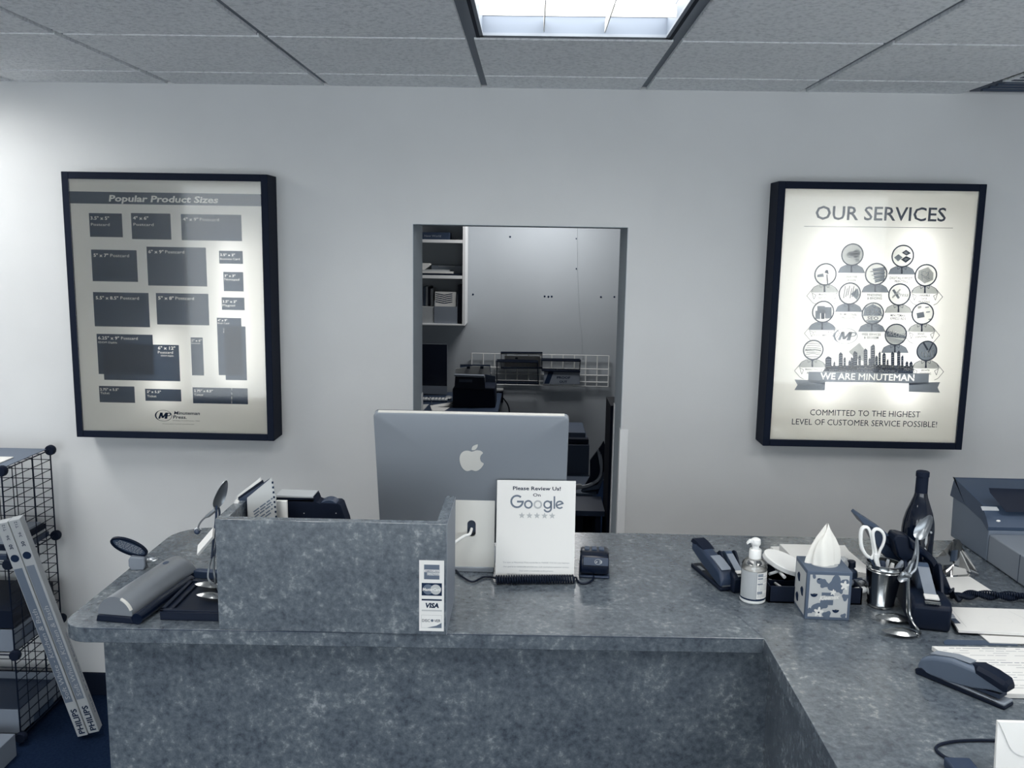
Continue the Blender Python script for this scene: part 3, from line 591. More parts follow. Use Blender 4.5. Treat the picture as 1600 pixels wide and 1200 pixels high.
# ================================================================== review sign
rs = math.radians(8); o = P(774, 909); o2 = P(896.5, 909); ws = o2.x - o.x; hs = .276
t = thing('review_sign', 'white printed review request card with five grey stars, leaning in front of the computer', 'sign', ((o.x + o2.x) / 2, o.y, ZC))
Us = Vector((1, (o2.y - o.y) / ws * .5, 0)).normalized(); Vs = (Zv * math.cos(rs) + Y_ * math.sin(rs)); Ns = Us.cross(Vs)
SO = Vector((o.x, o.y - .002, ZC + .001))
b = B(t); b.slab([SO, SO + Us * ws, SO + Us * ws + Vs * hs, SO + Vs * hs], -Ns * .003); b.obj('panel', PAPER, t)
b = B(t); q = SO + Us * ws * .5 - Ns * .004; b.slab([q - Us * .03 + Vs * .2, q + Us * .03 + Vs * .2, Vector((q.x + .03, q.y + .11, ZC + .001)), Vector((q.x - .03, q.y + .11, ZC + .001))], Vs * .002); b.obj('easel_strut', CARD, t)
kx = ws / 705
def Sg(u, v, k=1): return SO + Us * ((u - 505 + (v - 60) * .012) * kx) + Vs * (hs - (v - 60) / 910 * hs) + Ns * (.0004 * k)
dk, gm, gl = B(t), B(t), B(t)
dk.text('Please Review Us!', Sg(860, 146), Us, Vs, 32 * kx, 428 * kx, 'c', .02); dk.text('On', Sg(860, 202), Us, Vs, 28 * kx, 68 * kx, 'c', .01)
# five-letter word mark in geometric strokes
def stk(bd, pts, w, k=1): stroke(bd, [Sg(x, y, k) for x, y in pts], w * kx, Ns)
def arcp(cx, cy, r, a0, a1, n=18): return [(cx + r * math.cos(math.radians(a0 + (a1 - a0) * i / n)), cy - r * math.sin(math.radians(a0 + (a1 - a0) * i / n))) for i in range(n + 1)]
stk(gm, arcp(683, 249, 52, 48, 360 - 2), 17); stk(gm, [(683, 250), (744, 250)], 17)
stk(gm, arcp(785, 274, 32, 0, 360), 15); stk(gl, arcp(870, 274, 32, 0, 360), 15)
stk(gm, arcp(957, 274, 31, 0, 360), 15); stk(gm, [(990, 240), (990, 305)] + arcp(958, 306, 32, 0, -160, 10), 15)
stk(gm, [(1018, 198), (1018, 310)], 14); stk(gm, arcp(1066, 274, 31, 12, 320), 14); stk(gm, [(1036, 282), (1098, 260)], 13)
for i in range(5):
    cx, cy = 727 + i * 68, 374; pts = []
    for j in range(10):
        a = math.radians(90 + 36 * j); r = 30 if j % 2 == 0 else 13; pts.append(Sg(cx + r * math.cos(a), cy - r * math.sin(a)))
    for j in range(0, 10, 2): gl.flat([pts[j - 1], pts[j], pts[j + 1], Sg(cx, cy)])
gs = B(t)
for s, y, w in (('The team at Minuteman Press would like to THANK YOU for your business.', 800, 600), ('Our goal is to continually provide you with exemplary customer service.', 838, 590), ('Your voice is invaluable in this process.', 874, 310), ('Would you please take a moment of your time to leave a review', 906, 520), ('if you would recommend us to others in the area', 940, 590)): gs.text(s, Sg(860, y), Us, Vs, 12 * kx, w * kx, 'c', 0)
dk.obj('heading', INK, t); gm.obj('word_mark', mat('sign_grey', .42, .8), t); gl.obj('stars', mat('sign_pale', .68, .8), t); gs.obj('small_print', mat('sign_text', .58, .8), t)

# ================================================================== card terminal and its coiled cord
t = thing('card_terminal', 'black card payment terminal beside the white review sign', 'card terminal', P(928, 895), math.radians(-4))
b = B(); b.loft([[(x, y, z) for x, y in ((-.042, -.045), (.042, -.045), (.042, .085), (-.042, .085))] for z in (0, .008)]); b.obj('guard_base', CHAR, t, bevel=.004)
b = B(); sec = [(-.046, .012), (-.052, .03), (-.045, .062), (-.02, .07), (.09, .045), (.095, .012)]
b.slab([(-.040, y, z) for y, z in sec], (.080, 0, 0)); b.obj('body', BLKS, t, bevel=.006, seg=3)
b = B(); b.slab([(-.030, y, z) for y, z in ((-.0525, .040), (-.0475, .0615), (-.0455, .061), (-.0505, .0395))], (.068, 0, 0)); rl = b.obj('reader_panel', CHAR, t, bevel=.001)
b = B(); Vr = Vector((0, .005, .0215)).normalized(); c0 = Vector((.010, -.0515, .051)); ringf(b, c0, .0085, .0098, X, Vr, 24, .75)
for k in range(3): stroke(b, [c0 + X * (.0005 + k * .0028) + X * (.0045 * math.cos(a)) + Vr * (.0048 * math.sin(a)) + Vector((0, -.0003, 0)) for a in [-.9 + i * .3 for i in range(7)]], .001, (0, -1, .2))
stroke(b, [c0 - X * .006 + Vr * -.002, c0 - X * .002 + Vr * .001], .003, (0, -1, .2)); b.obj('contactless_mark', GREYL, rl)
b = B()
for i in range(3):
    for j in range(4): b.box(-.028 + i * .02, -.014 + i * .02, -.005 + j * .016, .006 + j * .016, .062 - j * .0035, .071 - j * .004)
b.obj('keys', GREYD, t, bevel=.001)
t = thing('coiled_cord', 'black coiled cord lying along the foot of the white review sign', 'cord', P(835, 908))
b = B(t); a0, a1 = P(775, 909) + Vector((0, -.017, .0128)), P(897, 908) + Vector((0, -.017, .0128)); n = 31; R = .0098; pts = []
for k in range(n * 12 + 1):
    f = k / (n * 12); a = 2 * math.pi * n * f; c = a0.lerp(a1, f); pts.append(c + Vector((0, R * math.cos(a), R * math.sin(a))))
e0 = pts[0]; e1 = pts[-1]; kk = Vector((0, 0, .004))
b.tube(bez([P(700, 880) + kk, P(712, 893) + kk, P(722, 903) + kk, P(738, 911) + kk, P(755, 904) + kk, P(768, 904) + kk, e0], 6)[:-1] + pts + bez([e1, P(900, 905) + kk, P(906, 913) + kk, P(918, 913) + kk, P(927, 906) + kk, P(927, 897) + kk + Zv * .006], 6)[1:], .0028, 6); b.obj('cable', BLK, t)

# ================================================================== left end of the worktop
# three-hole punch
t = thing('hole_punch', 'grey half-round paper punch on a black base at the left end of the counter', 'hole punch', (-.955, 2.16, ZC), math.radians(-7.5))
L2 = .155
b = B(); b.slab([(x, -L2, z) for x, z in ((-.050, 0), (.046, 0), (.040, .016), (-.046, .016))], (0, 2 * L2, 0)); b.obj('base', BLK, t, bevel=.002)
b = B(); prof = [(-.046, .0165)] + [(-.003 + .045 * math.cos(a), .018 + .044 * math.sin(a)) for a in [math.pi - i * math.pi / 14 for i in range(15)]] + [(.041, .0165)]
rings = [[Vector((x, y, z if z < .017 else .0165 + (z - .0165) * s)) for x, z in prof] for y, s in ((-L2 + .006, 1), (L2 - .03, 1.0), (L2 - .008, .93), (L2, .75))]; b.loft(rings); hd = b.obj('handle', CHROME, t)
b = B(); M2 = Matrix.Translation((-.004, L2 - .07, .0622)); b.lathe([(0, 0), (.011, 0), (.011, .0006), (0, .0006)], 20, M=M2 @ Matrix.Scale(.6, 4, X)); b.obj('emblem', GREYD, hd)
b = B(); ar = [math.radians(a) for a in (18, 28, 38, 48, 58, 68)]; b.loft([[Vector((-.003 + .0452 * math.cos(a), y, .018 + .0442 * math.sin(a))) for a in ar] + [Vector((-.003 + .041 * math.cos(a), y, .018 + .040 * math.sin(a))) for a in ar[::-1]] for y in (-L2 + .004, -L2 + .011)]); b.obj('end_highlight', ALUW, hd)  # pale crescent modelled in place of the highlight on the handle end
b = B(); b.tube([(.056, -L2 + .0, .014), (.056, L2 - .06, .014), (.056, L2 - .052, .014)], [.0135, .0135, .011], 14); b.obj('chip_tray', BLKS, t)
b = B(); b.box(.038, .058, -L2 + .002, L2 - .07, 0, .012); b.obj('tray_rail', BLKM, t)
b = B(); b.box(.03, .135, L2 - .012, L2 + .012, .001, .022); b.obj('paper_guide', CHAR, t, bevel=.002)
# oval plaque on a small block
t = thing('desk_plaque', 'black-rimmed oval plaque with lines of text on a small grey block, behind the paper punch', 'plaque', P(216, 889), math.radians(8))
c = Vector((-.020, 0, .066)); ax = Vector((-.9, 0, .40)).normalized(); sd = Vector((.5, -.35, .74)).normalized(); sd = (sd - ax * sd.dot(ax)).normalized(); nn = ax.cross(sd)
if nn.y > 0: nn = -nn
b = B(); a = disc(c, .052, ax, sd, 32, .50); d = disc(c, .046, ax, sd, 32, .42); b.loft([a, [p + nn * .006 for p in a], [p + nn * .006 for p in d], [p + nn * .002 for p in d], [p - nn * .001 for p in a]], cap=False, close=True); b.obj('rim', BLK, t)
b = B(); b.slab(disc(c + nn * .0015, .0465, ax, sd, 32, .42), nn * .001); b.obj('face', GREYD, t)
b = B(); rr = random.Random(5)
for k in range(5):
    u = -.010 + k * .0055; hl = .038 * math.sqrt(max(.05, 1 - (u / .019) ** 2)); x = -hl
    while x < hl - .004:
        w = rr.uniform(.004, .010); p = c + nn * .003 - sd * u; stroke(b, [p + ax * x, p + ax * min(x + w, hl)], .0022, nn); x += w + .002
b.obj('lettering', GREYL, t)
b = B(); b.slab([(x, -.012, z) for x, z in ((-.016, 0), (.018, 0), (.022, .012), (.020, .036), (-.016, .040), (-.022, .03), (-.022, .012))], (0, .026, 0)); b.obj('block', GREY, t, bevel=.003)
b = B(); b.bowl((.037, 0, .026), (1, 0, .1), (-.1, -.5, 1), .032, .018, .005); b.tube([(.021, 0, .024), (.026, 0, .004)], .0022, 6); b.obj('spoon_arm', BSTEEL, t)
# black tray the spoon figure stands on
t = thing('desk_tray', 'low black rectangular tray under the spoon figure, left of the raised screen', 'tray', (-.80, 2.13, ZC))
p = P(250, 969); b = B(t); x0, y0 = p.x, p.y; x1, y1 = -.722, 2.225
b.box(x0, x1, y0, y1, ZC, ZC + .022)
for q in ((x0, x0 + .010, y0, y1), (x0 + .024, x0 + .03, y0 + .014, y1 - .012), (x0, x1, y0, y0 + .012), (x0, x1, y1 - .010, y1)): b.box(*q, ZC + .0215, ZC + .027)
b.obj('tray_body', BLK, t, bevel=.0015)
ZT = ZC + .0225
# spoon figure holding a card
t = thing('spoon_figurine', 'little spoon and fork figure holding a white card, left of the raised screen', 'figurine', (P(330, 930, ZT).x, P(330, 930, ZT).y, ZT + .0005))
yf = 2.17
b = B(t); b.bowl(Q(345, 775, yf), Q(353, 750, yf) - Q(337, 795, yf), (.75, -.55, -.25), .078, .034, .010); b.obj('head', BSTEEL, t)
b = B(t); b.tube(bez([Q(338, 790, yf), Q(338, 805, yf), Q(336, 825, yf), Q(333, 850, yf), Q(331, 872, yf)], 5), [.0032] * 21, 8); b.tube(bez([Q(341, 792, yf + .01), Q(343, 800, yf + .01), Q(342, 815, yf + .01), Q(338, 850, yf + .01), Q(334, 872, yf + .005)], 5), .003, 8); b.obj('body', CHAR, t)
b = B(t); b.tube([Q(337, 796, yf), Q(325, 806, yf), Q(321, 808, yf)], [.0055, .005, .003], 8); b.tube(bez([Q(321, 808, yf), Q(315, 814, yf), Q(311, 820, yf), Q(309, 826, yf)], 4), .0022, 6)
for i, (dx, dy) in enumerate(((-5, 8), (-2, 10), (2, 9), (5, 6))): b.tube(bez([Q(309, 824, yf), Q(309 + dx, 824 + dy * .5, yf - .004), Q(309 + dx * .8, 824 + dy, yf - .002 + .002 * i)], 3), .0012, 5)
b.obj('fork_arm', BSTEEL, t)
b = B(t); b.ell(Q(308, 831, yf - .003), (.008, .006, .007), 10, 7); b.obj('flower', CHAR, t)
b = B(t); b.tube(bez([Q(331, 870, yf), Q(327, 885, yf), Q(325, 900, yf - .005), Q(328, 908, yf - .01), Q(338, 917, yf - .01), Q(342, 924, yf - .01)], 6), .0026, 8)
b.tube(bez([Q(334, 870, yf), Q(334, 890, yf), Q(336, 905, yf), Q(338, 915, yf + .01), Q(341, 922, yf + .02)], 6), .003, 8); b.obj('legs', BSTEEL, t)
for (px, py) in ((322, 938), (319, 921)):
    c = P(px + 2, py, ZT); b = B(t); b.bowl(c + Vector((.01, 0, .0105)), (-1, .12, .05), (0, 0, -1), .070, .030, -.009 * -1 * .0 + .009); b.tube(bez([c + Vector((.04, 0, .008)), c + Vector((.055, .004, .009)), c + Vector((.060, .008, .02))], 4), .0024, 6); b.obj('spoon_foot', STEEL, t)
t = thing('business_cards', 'small stack of white business cards held by the spoon figure', 'cards', Q(326, 842, yf - .02))
b = B(t); a, d, e = Q(309, 852, yf - .025), Q(333, 824, yf - .025), Q(336, 832, yf - .025); nz = Vector((.3, .6, -.6)).normalized() * .008
b.slab([a, d, d + (e - d) + Vector((0, -.02, -.004)), a + (e - d) + Vector((0, -.02, -.004))], nz); b.obj('cards', PAPER, t, recalc=True)

# ================================================================== behind the raised screen
ZS = 1.05
def sheet_stack(name, label, top, y, m, th, cat, pr=None):
    (xl, yl), (xm, ym), (xr, yr) = top
    a, c, d = Q(xl, yl, y), Q(xm, ym, y), Q(xr, yr, y); pts = [Vector((a.x, y, ZC + .001)), a, c, d, Vector((d.x, y, ZC + .001))]
    t = thing(name, label, cat, ((a.x + d.x) / 2, y, ZC)); b = B(t); b.slab(pts, (0, th, 0)); o = b.obj('sheet', m, t)
    if pr: pr(t, a, c, d)
    return t
def lines(t, a, c, d):
    b = B(t); rr = random.Random(2); y = 2.12 - .0006
    for (x0, y0) in ((396, 800), (397, 804), (398, 808), (400, 813), (404, 815)):
        x = x0
        while x < 424:
            w = rr.uniform(5, 9); x2 = min(x + w, 426)
            p, q = Q(x, y0 - (x - x0) * .72 - 0, y), Q(x2, y0 - (x2 - x0) * .72, y); stroke(b, [p, q], .0032, (0, -1, 0)); x += w + 1.5
    b.obj('printed_lines', INKM, t)
    b = B(t)
    for k in range(9): p = Q(425.6 + k * .8, 754 + k * 7.6, y); b.box(p.x - .0016, p.x + .0022, y - .001, y + .002, p.z - .0025, p.z + .0025)
    b.obj('binding_coil', INK, t)
sheet_stack('spiral_booklet', 'white spiral-bound booklet with rows of dark text, behind the raised screen', ((386, 778), (424, 746.5), (431, 775)), 2.12, PAPERG, .004, 'booklet', lines)
sheet_stack('folder', 'dark glossy folder just behind the white spiral booklet', ((374, 780), (421, 748), (424, 770)), 2.135, CHAR, .004, 'folder')
sheet_stack('folder', 'dark folder with a pale edge between two light sheets behind the screen', ((372, 777), (410, 750), (416, 765)), 2.15, BLK, .003, 'folder')
sheet_stack('paper_sheet', 'pale sheet standing tallest of the folders behind the raised screen', ((370, 775), (407, 746), (410, 765)), 2.16, PAPER, .003, 'paper')
sheet_stack('paper_sheet', 'narrow white sheet standing leftmost of the folders behind the raised screen', ((365.5, 786), (368, 781), (372, 784)), 2.11, PAPER, .008, 'paper')
# long black tape dispenser in profile
y = 2.20; t = thing('tape_dispenser', 'long black desktop tape dispenser behind the raised screen', 'tape dispenser', (Q(490, 812, y).x, y, ZC))
bd = [(442, 812), (441, 783), (489, 785), (492, 777), (495, 785), (500, 787), (501, 786), (528, 787), (532, 790), (541, 815)]
p3 = [Q(px, py, y) for px, py in bd]; pts = [Vector((p3[0].x, y, ZC + .001))] + p3 + [Vector((p3[-1].x + .035, y, ZC + .001))]
b = B(t); b.slab(pts, (0, .05, 0)); b.obj('body', BLKM, t, bevel=.002)
b = B(t); b.slab([Q(px, py, y - .002) for px, py in ((428, 777), (487, 778.5), (490, 775.5), (491, 780), (428, 782))], (0, .055, 0)); b.obj('top_bar', BLK, t)
b = B(t); b.slab([Q(px, py, y - .004) for px, py in ((430, 774), (488, 776), (489.5, 778), (430, 777))], (0, .058, 0)); b.obj('bar_cover', GREYL, t)
b = B(t); c = Q(516, 794, y + .02); M2 = Matrix.Translation(c) @ Matrix.Rotation(math.pi / 2, 4, 'X'); b.lathe([(0, -.018), (.0275, -.018), (.0275, .018), (0, .018)], 28, M=M2); b.obj('roll', CHAR, t, bevel=.002)
b = B(t)
for px, py in ((475, 802), (525, 802)): b.ell(Q(px, py, y - .0005), (.0016, .001, .0016), 8, 6)
b.obj('screws', GREYL, t)
y = 2.14; t = thing('card_box', 'plain white card sleeve standing between the spiral booklet and the tape dispenser', 'card', (Q(439, 812, y).x, y, ZC))
a, c = Q(431, 783, y), Q(447.5, 783, y); b = B(t); b.box(a.x, c.x, y, y + .012, ZC + .001, a.z); b.obj('sleeve', PAPER, t, bevel=.001)
# ================================================================== right-hand cluster on the worktop
# black stapler pointing at the camera
t = thing('stapler', 'black stapler with raised arm, leftmost of the desk things on the right', 'stapler', P(1113, 906), math.radians(15))
b = B(); b.slab([(x, y, 0) for x, y in ((-.019, -.085), (.021, -.085), (.019, .105), (-.017, .105))], (0, 0, .012)); b.obj('base', BLK, t, bevel=.004)
b = B(); rings = []
for y, z0, z1, w in ((-.086, .014, .034, .019), (-.07, .014, .056, .0195), (-.03, .022, .066, .019), (.02, .034, .076, .019), (.07, .046, .086, .018), (.105, .054, .082, .016)):
    rings.append([Vector((x, y, z)) for x, z in ((-w, z0), (w, z0), (w, z1 - .008), (w * .7, z1), (-w * .7, z1), (-w, z1 - .008))])
b.loft(rings); b.obj('arm', CHAR, t, bevel=.003)
b = B(); b.slab([(-.0145, y, z) for y, z in ((-.078, .0565), (-.03, .0665), (-.006, .0715), (-.008, .074), (-.035, .071), (-.074, .061))], (.029, 0, 0)); b.obj('cover_plate', GREY, t, bevel=.002)  # plate coloured lighter to carry its highlight
b = B(); b.slab([(-.0175, y, z) for y, z in ((.03, .0785), (.07, .087), (.098, .088), (.108, .078), (.108, .074), (.03, .0775))], (.035, 0, 0)); b.obj('rear_grip', BLKM, t, bevel=.003)
b = B(); b.box(-.0145, .0145, -.0865, -.070, .0135, .018); b.box(-.012, -.002, .04, .075, .012, .0135); b.obj('staple_plate', BSTEEL, t)
# tape dispensers (two of a kind, a small one behind the bottle and a larger one at the front right)
def tape_disp(label, loc, rz, s, w=1.0):
    t = thing('tape_dispenser', label, 'tape dispenser', loc, rz)
    W_ = .031 * s * w
    b = B(); b.slab([(-W_, y * s, z * s) for y, z in ((-.068, 0), (.075, 0), (.078, .02), (.062, .040), (.02, .042), (-.02, .05), (-.060, .052), (-.074, .044), (-.072, .012))], (2 * W_, 0, 0)); b.obj('body', BLK, t, bevel=.005 * s)
    for sx in (-1, 1):
        b = B(); x = sx * W_; b.slab([(x - sx * .006 * s, y * s, z * s) for y, z in ((-.01, .04), (.072, .03), (.066, .066), (.045, .082), (.03, .084), (.012, .07))], (sx * .006 * s, 0, 0)); b.obj('side_cheek', BLK, t, bevel=.002)
    b = B(); M2 = Matrix.Translation((0, .035 * s, .052 * s)) @ Matrix.Rotation(math.pi / 2, 4, 'Y'); b.lathe([(.012 * s, -.0095 * s), (.030 * s, -.0095 * s), (.030 * s, .0095 * s), (.012 * s, .0095 * s)], 26, M=M2); b.obj('tape_roll', GREYD, t)
    b = B(); b.slab([(-.0095 * s, y * s, z * s) for y, z in ((.022, .0795), (-.052, .0555), (-.052, .0550), (.022, .0785))], (.019 * s, 0, 0)); b.obj('tape_strip', GREY, t)
    b = B(); b.slab([(-.011 * s, y * s, z * s) for y, z in ((-.050, .0545), (-.066, .0535), (-.067, .0560), (-.050, .0575))], (.022 * s, 0, 0)); b.obj('tape_end', PAPER, t)
    b = B(); n = 12
    pts = []
    for k in range(n + 1): pts.append((-.012 * s + .024 * s * k / n, -.0745 * s - (.002 * s if k % 2 else 0), .050 * s))
    b.slab([Vector(p) for p in pts] + [Vector((.012 * s, -.068 * s, .052 * s)), Vector((-.012 * s, -.068 * s, .052 * s))], (0, 0, -.0012)); b.obj('cutter', STEEL, t)
    return t
tape_disp('small black tape dispenser between the black stapler and the pump bottle', Vector((.560, 2.352, ZC)), math.radians(9), .98, .76)
tape_disp('large black tape dispenser standing at the front beside the spoon figure', Vector((.999, 2.170, ZC)), math.radians(-13), 1.45)
# pump bottle
t = thing('pump_bottle', 'clear pump bottle of hand gel with white cap and printed label', 'bottle', P(1175.5, 938))
CLB = clear('clear_bottle', .88, .05, .10)
b = B(); b.lathe([(.0285, .0), (.0325, .004), (.0325, .010)], 32); b.obj('base_band', WHT, t)
b = B(); b.lathe([(.0326, .0105), (.0326, .0145)], 32); b.obj('dark_ring', INK, t)
b = B(); b.lathe([(.0315, .0155), (.0315, .085), (0, .0855)], 32); b.obj('gel', mat('pale_gel', .80, .3), t)
b = B(); b.lathe([(.0325, .0145), (.0325, .094), (.031, .102), (.026, .110), (.018, .115), (.0135, .117)], 32); b.obj('bottle_body', CLB, t)
b = B(); b.lathe([(.0155, .1125), (.0155, .138), (.014, .140), (.009, .141), (.009, .152), (.0085, .153)], 24); b.lathe([(.004, .110), (.004, .02)], 8); b.obj('cap', WHT, t)
b = B(); b.lathe([(.0105, .150), (.0125, .153), (.0125, .160), (.0115, .166), (.006, .169), (0, .1695)], 20); b.slab([(x, -.006, z) for x, z in ((0, .156), (-.016, .157), (-.023, .152), (-.0235, .1545), (-.017, .164), (0, .167))], (0, .012, 0)); b.obj('pump_head', WHT, t, bevel=.0015)
def curved(bd, a0, a1, z0, z1, r, n=8): 
    v = [(r * math.sin(math.radians(a0 + (a1 - a0) * k / n)), -r * math.cos(math.radians(a0 + (a1 - a0) * k / n))) for k in range(n + 1)]
    for (xa, ya), (xb, yb) in zip(v, v[1:]): bd.flat([(xa, ya, z0), (xb, yb, z0), (xb, yb, z1), (xa, ya, z1)])
b = B(); curved(b, -85, 0, .015, .088, .0329); b.obj('side_label', GREYL, t)
b = B(); curved(b, 0, 68, .016, .086, .0330); lb = b.obj('printed_label', PAPER, t)
b = B(); rr = random.Random(4); z = .083
while z > .02:
    a = 6
    if rr.random() < .25: curved(b, 4, 30, z - .0028, z, .0332, 3)
    else:
        while a < 60: w = rr.uniform(4, 12); curved(b, a, min(a + w, 63), z - .0008, z, .0332, 2); a += w + 2
    z -= .0036
curved(b, -.5, .8, .016, .086, .0332, 1); b.obj('label_print', INKM, lb)
# black desk organiser
t = thing('desk_organizer', 'low black desk organiser tray full of odds and ends, behind the tissue box', 'organiser', (.78, 2.30, ZC))
ox0, ox1, oy0, oy1 = .628, .868, 2.225, 2.335; oz = ZC + .045
b = B(t); b.box(ox0, ox1, oy0, oy1, ZC, ZC + .005)
for q in ((ox0, ox0 + .005, oy0, oy1), (ox1 - .005, ox1, oy0, oy1), (ox0, ox1, oy0, oy0 + .005), (ox0, ox1, oy1 - .005, oy1), (.735, .739, oy0, oy1)): b.box(*q, ZC, oz if q[0] != .735 else oz - .008)
b.box(ox0, .735, 2.285, 2.289, ZC, oz - .006); b.box(ox0, ox1, oy1 - .005, oy1, ZC, oz + .02); b.obj('tray_body', BLK, t, bevel=.001, seg=1)
b = B(t); b.box(ox0 + .001, ox0 + .004, oy0 + .05, oy1 - .002, oz, oz + .045); b.obj('divider', CHAR, t)
# things in the organiser
t = thing('tape_roll', 'flat round white lid leaning on the organiser behind the pump bottle', 'lid', Q(1225, 885, 2.31))
b = B(t); c = Q(1228, 876, 2.31); Un = Vector((.94, -.05, -.32)).normalized(); Vn = Vector((.03, .95, .25)).normalized(); Nn = Un.cross(Vn).normalized(); b.slab(disc(c, .060, Un, Vn, 32, .72), Nn * -.014); b.obj('lid', WHT, t, bevel=.002); t.name = 'round_lid'
def rod(name, label, cat, a, c, r, m, tip=None, group=None):
    t = thing(name, label, cat, Vector(a), 0, group); b = B(t); b.tube([a, Vector(a).lerp(Vector(c), .9), c], [r, r, r * .7], 10); b.obj('barrel', m, t)
    if tip: b = B(t); d = (Vector(c) - Vector(a)).normalized(); b.tube([Vector(c), Vector(c) + d * .008], [r * .6, r * .2], 8); b.obj('tip', tip, t)
    return t
zq = ZC + .02
rod('pen', 'pale pen lying across the front of the organiser beside the bottle', 'pen', Q(1202, 897, 2.27), Q(1218, 892, 2.29), .004, GREYL, BLK)
rod('pen', 'white-capped marker sticking up in the organiser left of the tissue box', 'pen', Q(1226, 902, 2.26), Q(1212, 888, 2.31), .0045, WHT, INKM)
rod('pen', 'thin pale pen lowest in the organiser left of the tissue box', 'pen', Q(1229, 923, 2.25), Q(1204, 906, 2.30), .0032, WHT, GREYL)
rod('marker', 'white marker with rounded cap lying in the organiser right of the tissue box', 'marker', Q(1328, 924, 2.235), Q(1353, 921, 2.24), .0085, WHT)
rod('marker', 'grey marker lying behind the white one in the organiser', 'marker', Q(1322, 915, 2.27), Q(1346, 905, 2.30), .0075, GREY)
rod('marker', 'pale marker with slanting cap in the organiser beside the metal cup', 'marker', Q(1342, 914, 2.28), Q(1356, 904, 2.31), .009, GREYL)
t = thing('wire_loop', 'thin dark wire loop arching out of the organiser beside the metal cup', 'wire', Q(1322, 908, 2.26)); b = B(t); b.tube(bez([Q(1320, 914, 2.26), Q(1326, 906, 2.26), Q(1338, 904, 2.26), Q(1350, 907, 2.26), Q(1357, 914, 2.26)], 5), .0012, 6); b.obj('wire', INK, t)
t = thing('tape_ring', 'small clear ring of tape at the front of the organiser right of the tissue box', 'tape', Q(1325, 930, 2.232)); b = B(t); c = Q(1326, 928, 2.245); M2 = Matrix.Translation(c) @ Matrix.Rotation(1.1, 4, 'X'); b.lathe([(.011, -.004), (.014, -.004), (.014, .004), (.011, .004), (.011, -.004)], 20, M=M2); b.obj('ring', GREYL, t)
for k, (px, py, lab) in enumerate(((1305, 884, 'crumpled grey plastic wrap lump just behind the right corner of the tissue box'), (1316, 880, 'paler crumpled wrap lump between the tissue and the ink bottle'))):
    t = thing('crumpled_wrap', lab, 'wrap', Q(px, py, 2.30)); b = B(t); c = Q(px, py, 2.30); rr = random.Random(k)
    b.ell(c, (.017, .015, .018), 12, 8); b.v = [v + Vector((rr.uniform(-.003, .003), rr.uniform(-.003, .003), rr.uniform(-.003, .003))) for v in b.v]; b.obj('wrap', GREY if k == 0 else GREYL, t, ang=20)
t = thing('ink_bottle', 'small dark ink bottle with faceted cap in the organiser', 'bottle', Vector((Q(1330, 880, 2.31).x, 2.31, ZC + .006)))
zb = t.location.z; h = Q(1330, 876, 2.31).z - zb; 
b = B(); b.lathe([(.016, 0), (.0185, .003), (.0185, h - .038), (.017, h - .028), (.009, h - .021), (.0085, h - .018)], 20); b.obj('bottle_body', CHAR, t)
b = B(); b.lathe([(.0105, h - .0175), (.0125, h - .016), (.012, h - .003), (.010, h), (0, h)], 9); b.obj('cap', BLK, t, ang=10)
# papers behind the organiser
def sheet(name, label, cat, pts, z, th, m, pr=None):
    t = thing(name, label, cat, (sum(p[0] for p in pts) / len(pts), sum(p[1] for p in pts) / len(pts), z)); b = B(t); b.slab([Vector((p[0], p[1], z)) for p in pts], (0, 0, th)); b.obj('sheets', m, t)
    if pr: pr(t)
    return t
def pz(px, py, z): q = P(px, py, z); return (q.x, q.y)
sheet('paper_stack', 'white paper pad at the bottom of the papers behind the organiser', 'paper', [pz(1204, 854, 1.06), pz(1320, 852, 1.06), pz(1340, 880, 1.06), pz(1236, 882, 1.06)], ZC + .0005, .010, PAPER)
def nd_print(t):
    b = B(t); z = ZC + .0412 - .0001
    stroke(b, [P(1312, 887, z), P(1352, 888, z)], .0016, (0, 0, 1)); b.text('ND', P(1342, 895, z), (P(1352, 895, z) - P(1342, 895, z)), (P(1342, 889, z) - P(1341, 895, z)), .011, .022, 'l', .02); b.obj('printing', INK, t)
z = ZC + .041
sheet('paper_stack', 'thick white paper stack with a dark word at its corner, behind the tissue box', 'paper', [pz(1218, 850, z), pz(1316, 852, z), pz(1362, 891, z), pz(1362, 897, z), pz(1247, 880, z)], ZC + .0115, .0297, PAPER, nd_print)
# tissue box
t = thing('tissue_box', 'cube tissue box with grey flower pattern and a white tissue sticking out', 'tissue box', P(1282, 955), math.radians(-2))
s = .0545; hb = Q(1282, 902, P(1279, 979).y).z - ZC
b = B(); b.box(-s, s, -s, s, 0, hb); bx = b.obj('carton', mat('carton_edge_grey', .33, .6), t, bevel=.0015)
b = B(); f = s + .0004; g = s - .007
b.flat([(-g, -f, .008), (g, -f, .008), (g, -f, hb - .009), (-g, -f, hb - .009)]); b.flat([(-f, g, .008), (-f, -g, .008), (-f, -g, hb - .009), (-f, g, hb - .009)]); b.obj('panel', mat('carton_pale', .70, .6), bx)
bd_, bk = B(), B(); 
def tf(u, v, k=1): return Vector((-g + 2 * g * (u - 448) / 515, -f - .0003 * k, hb - .009 - (hb - .017) * (v - 480) / 520))
def blobp(bb, cx, cy, r, n, k, amp=.25, ph=0): bb.flat([tf(cx + r * (1 + amp * math.cos(n * a + ph)) * math.cos(a), cy + r * (1 + amp * math.cos(n * a + ph)) * math.sin(a), k) for a in [2 * math.pi * i / 40 for i in range(40)]])
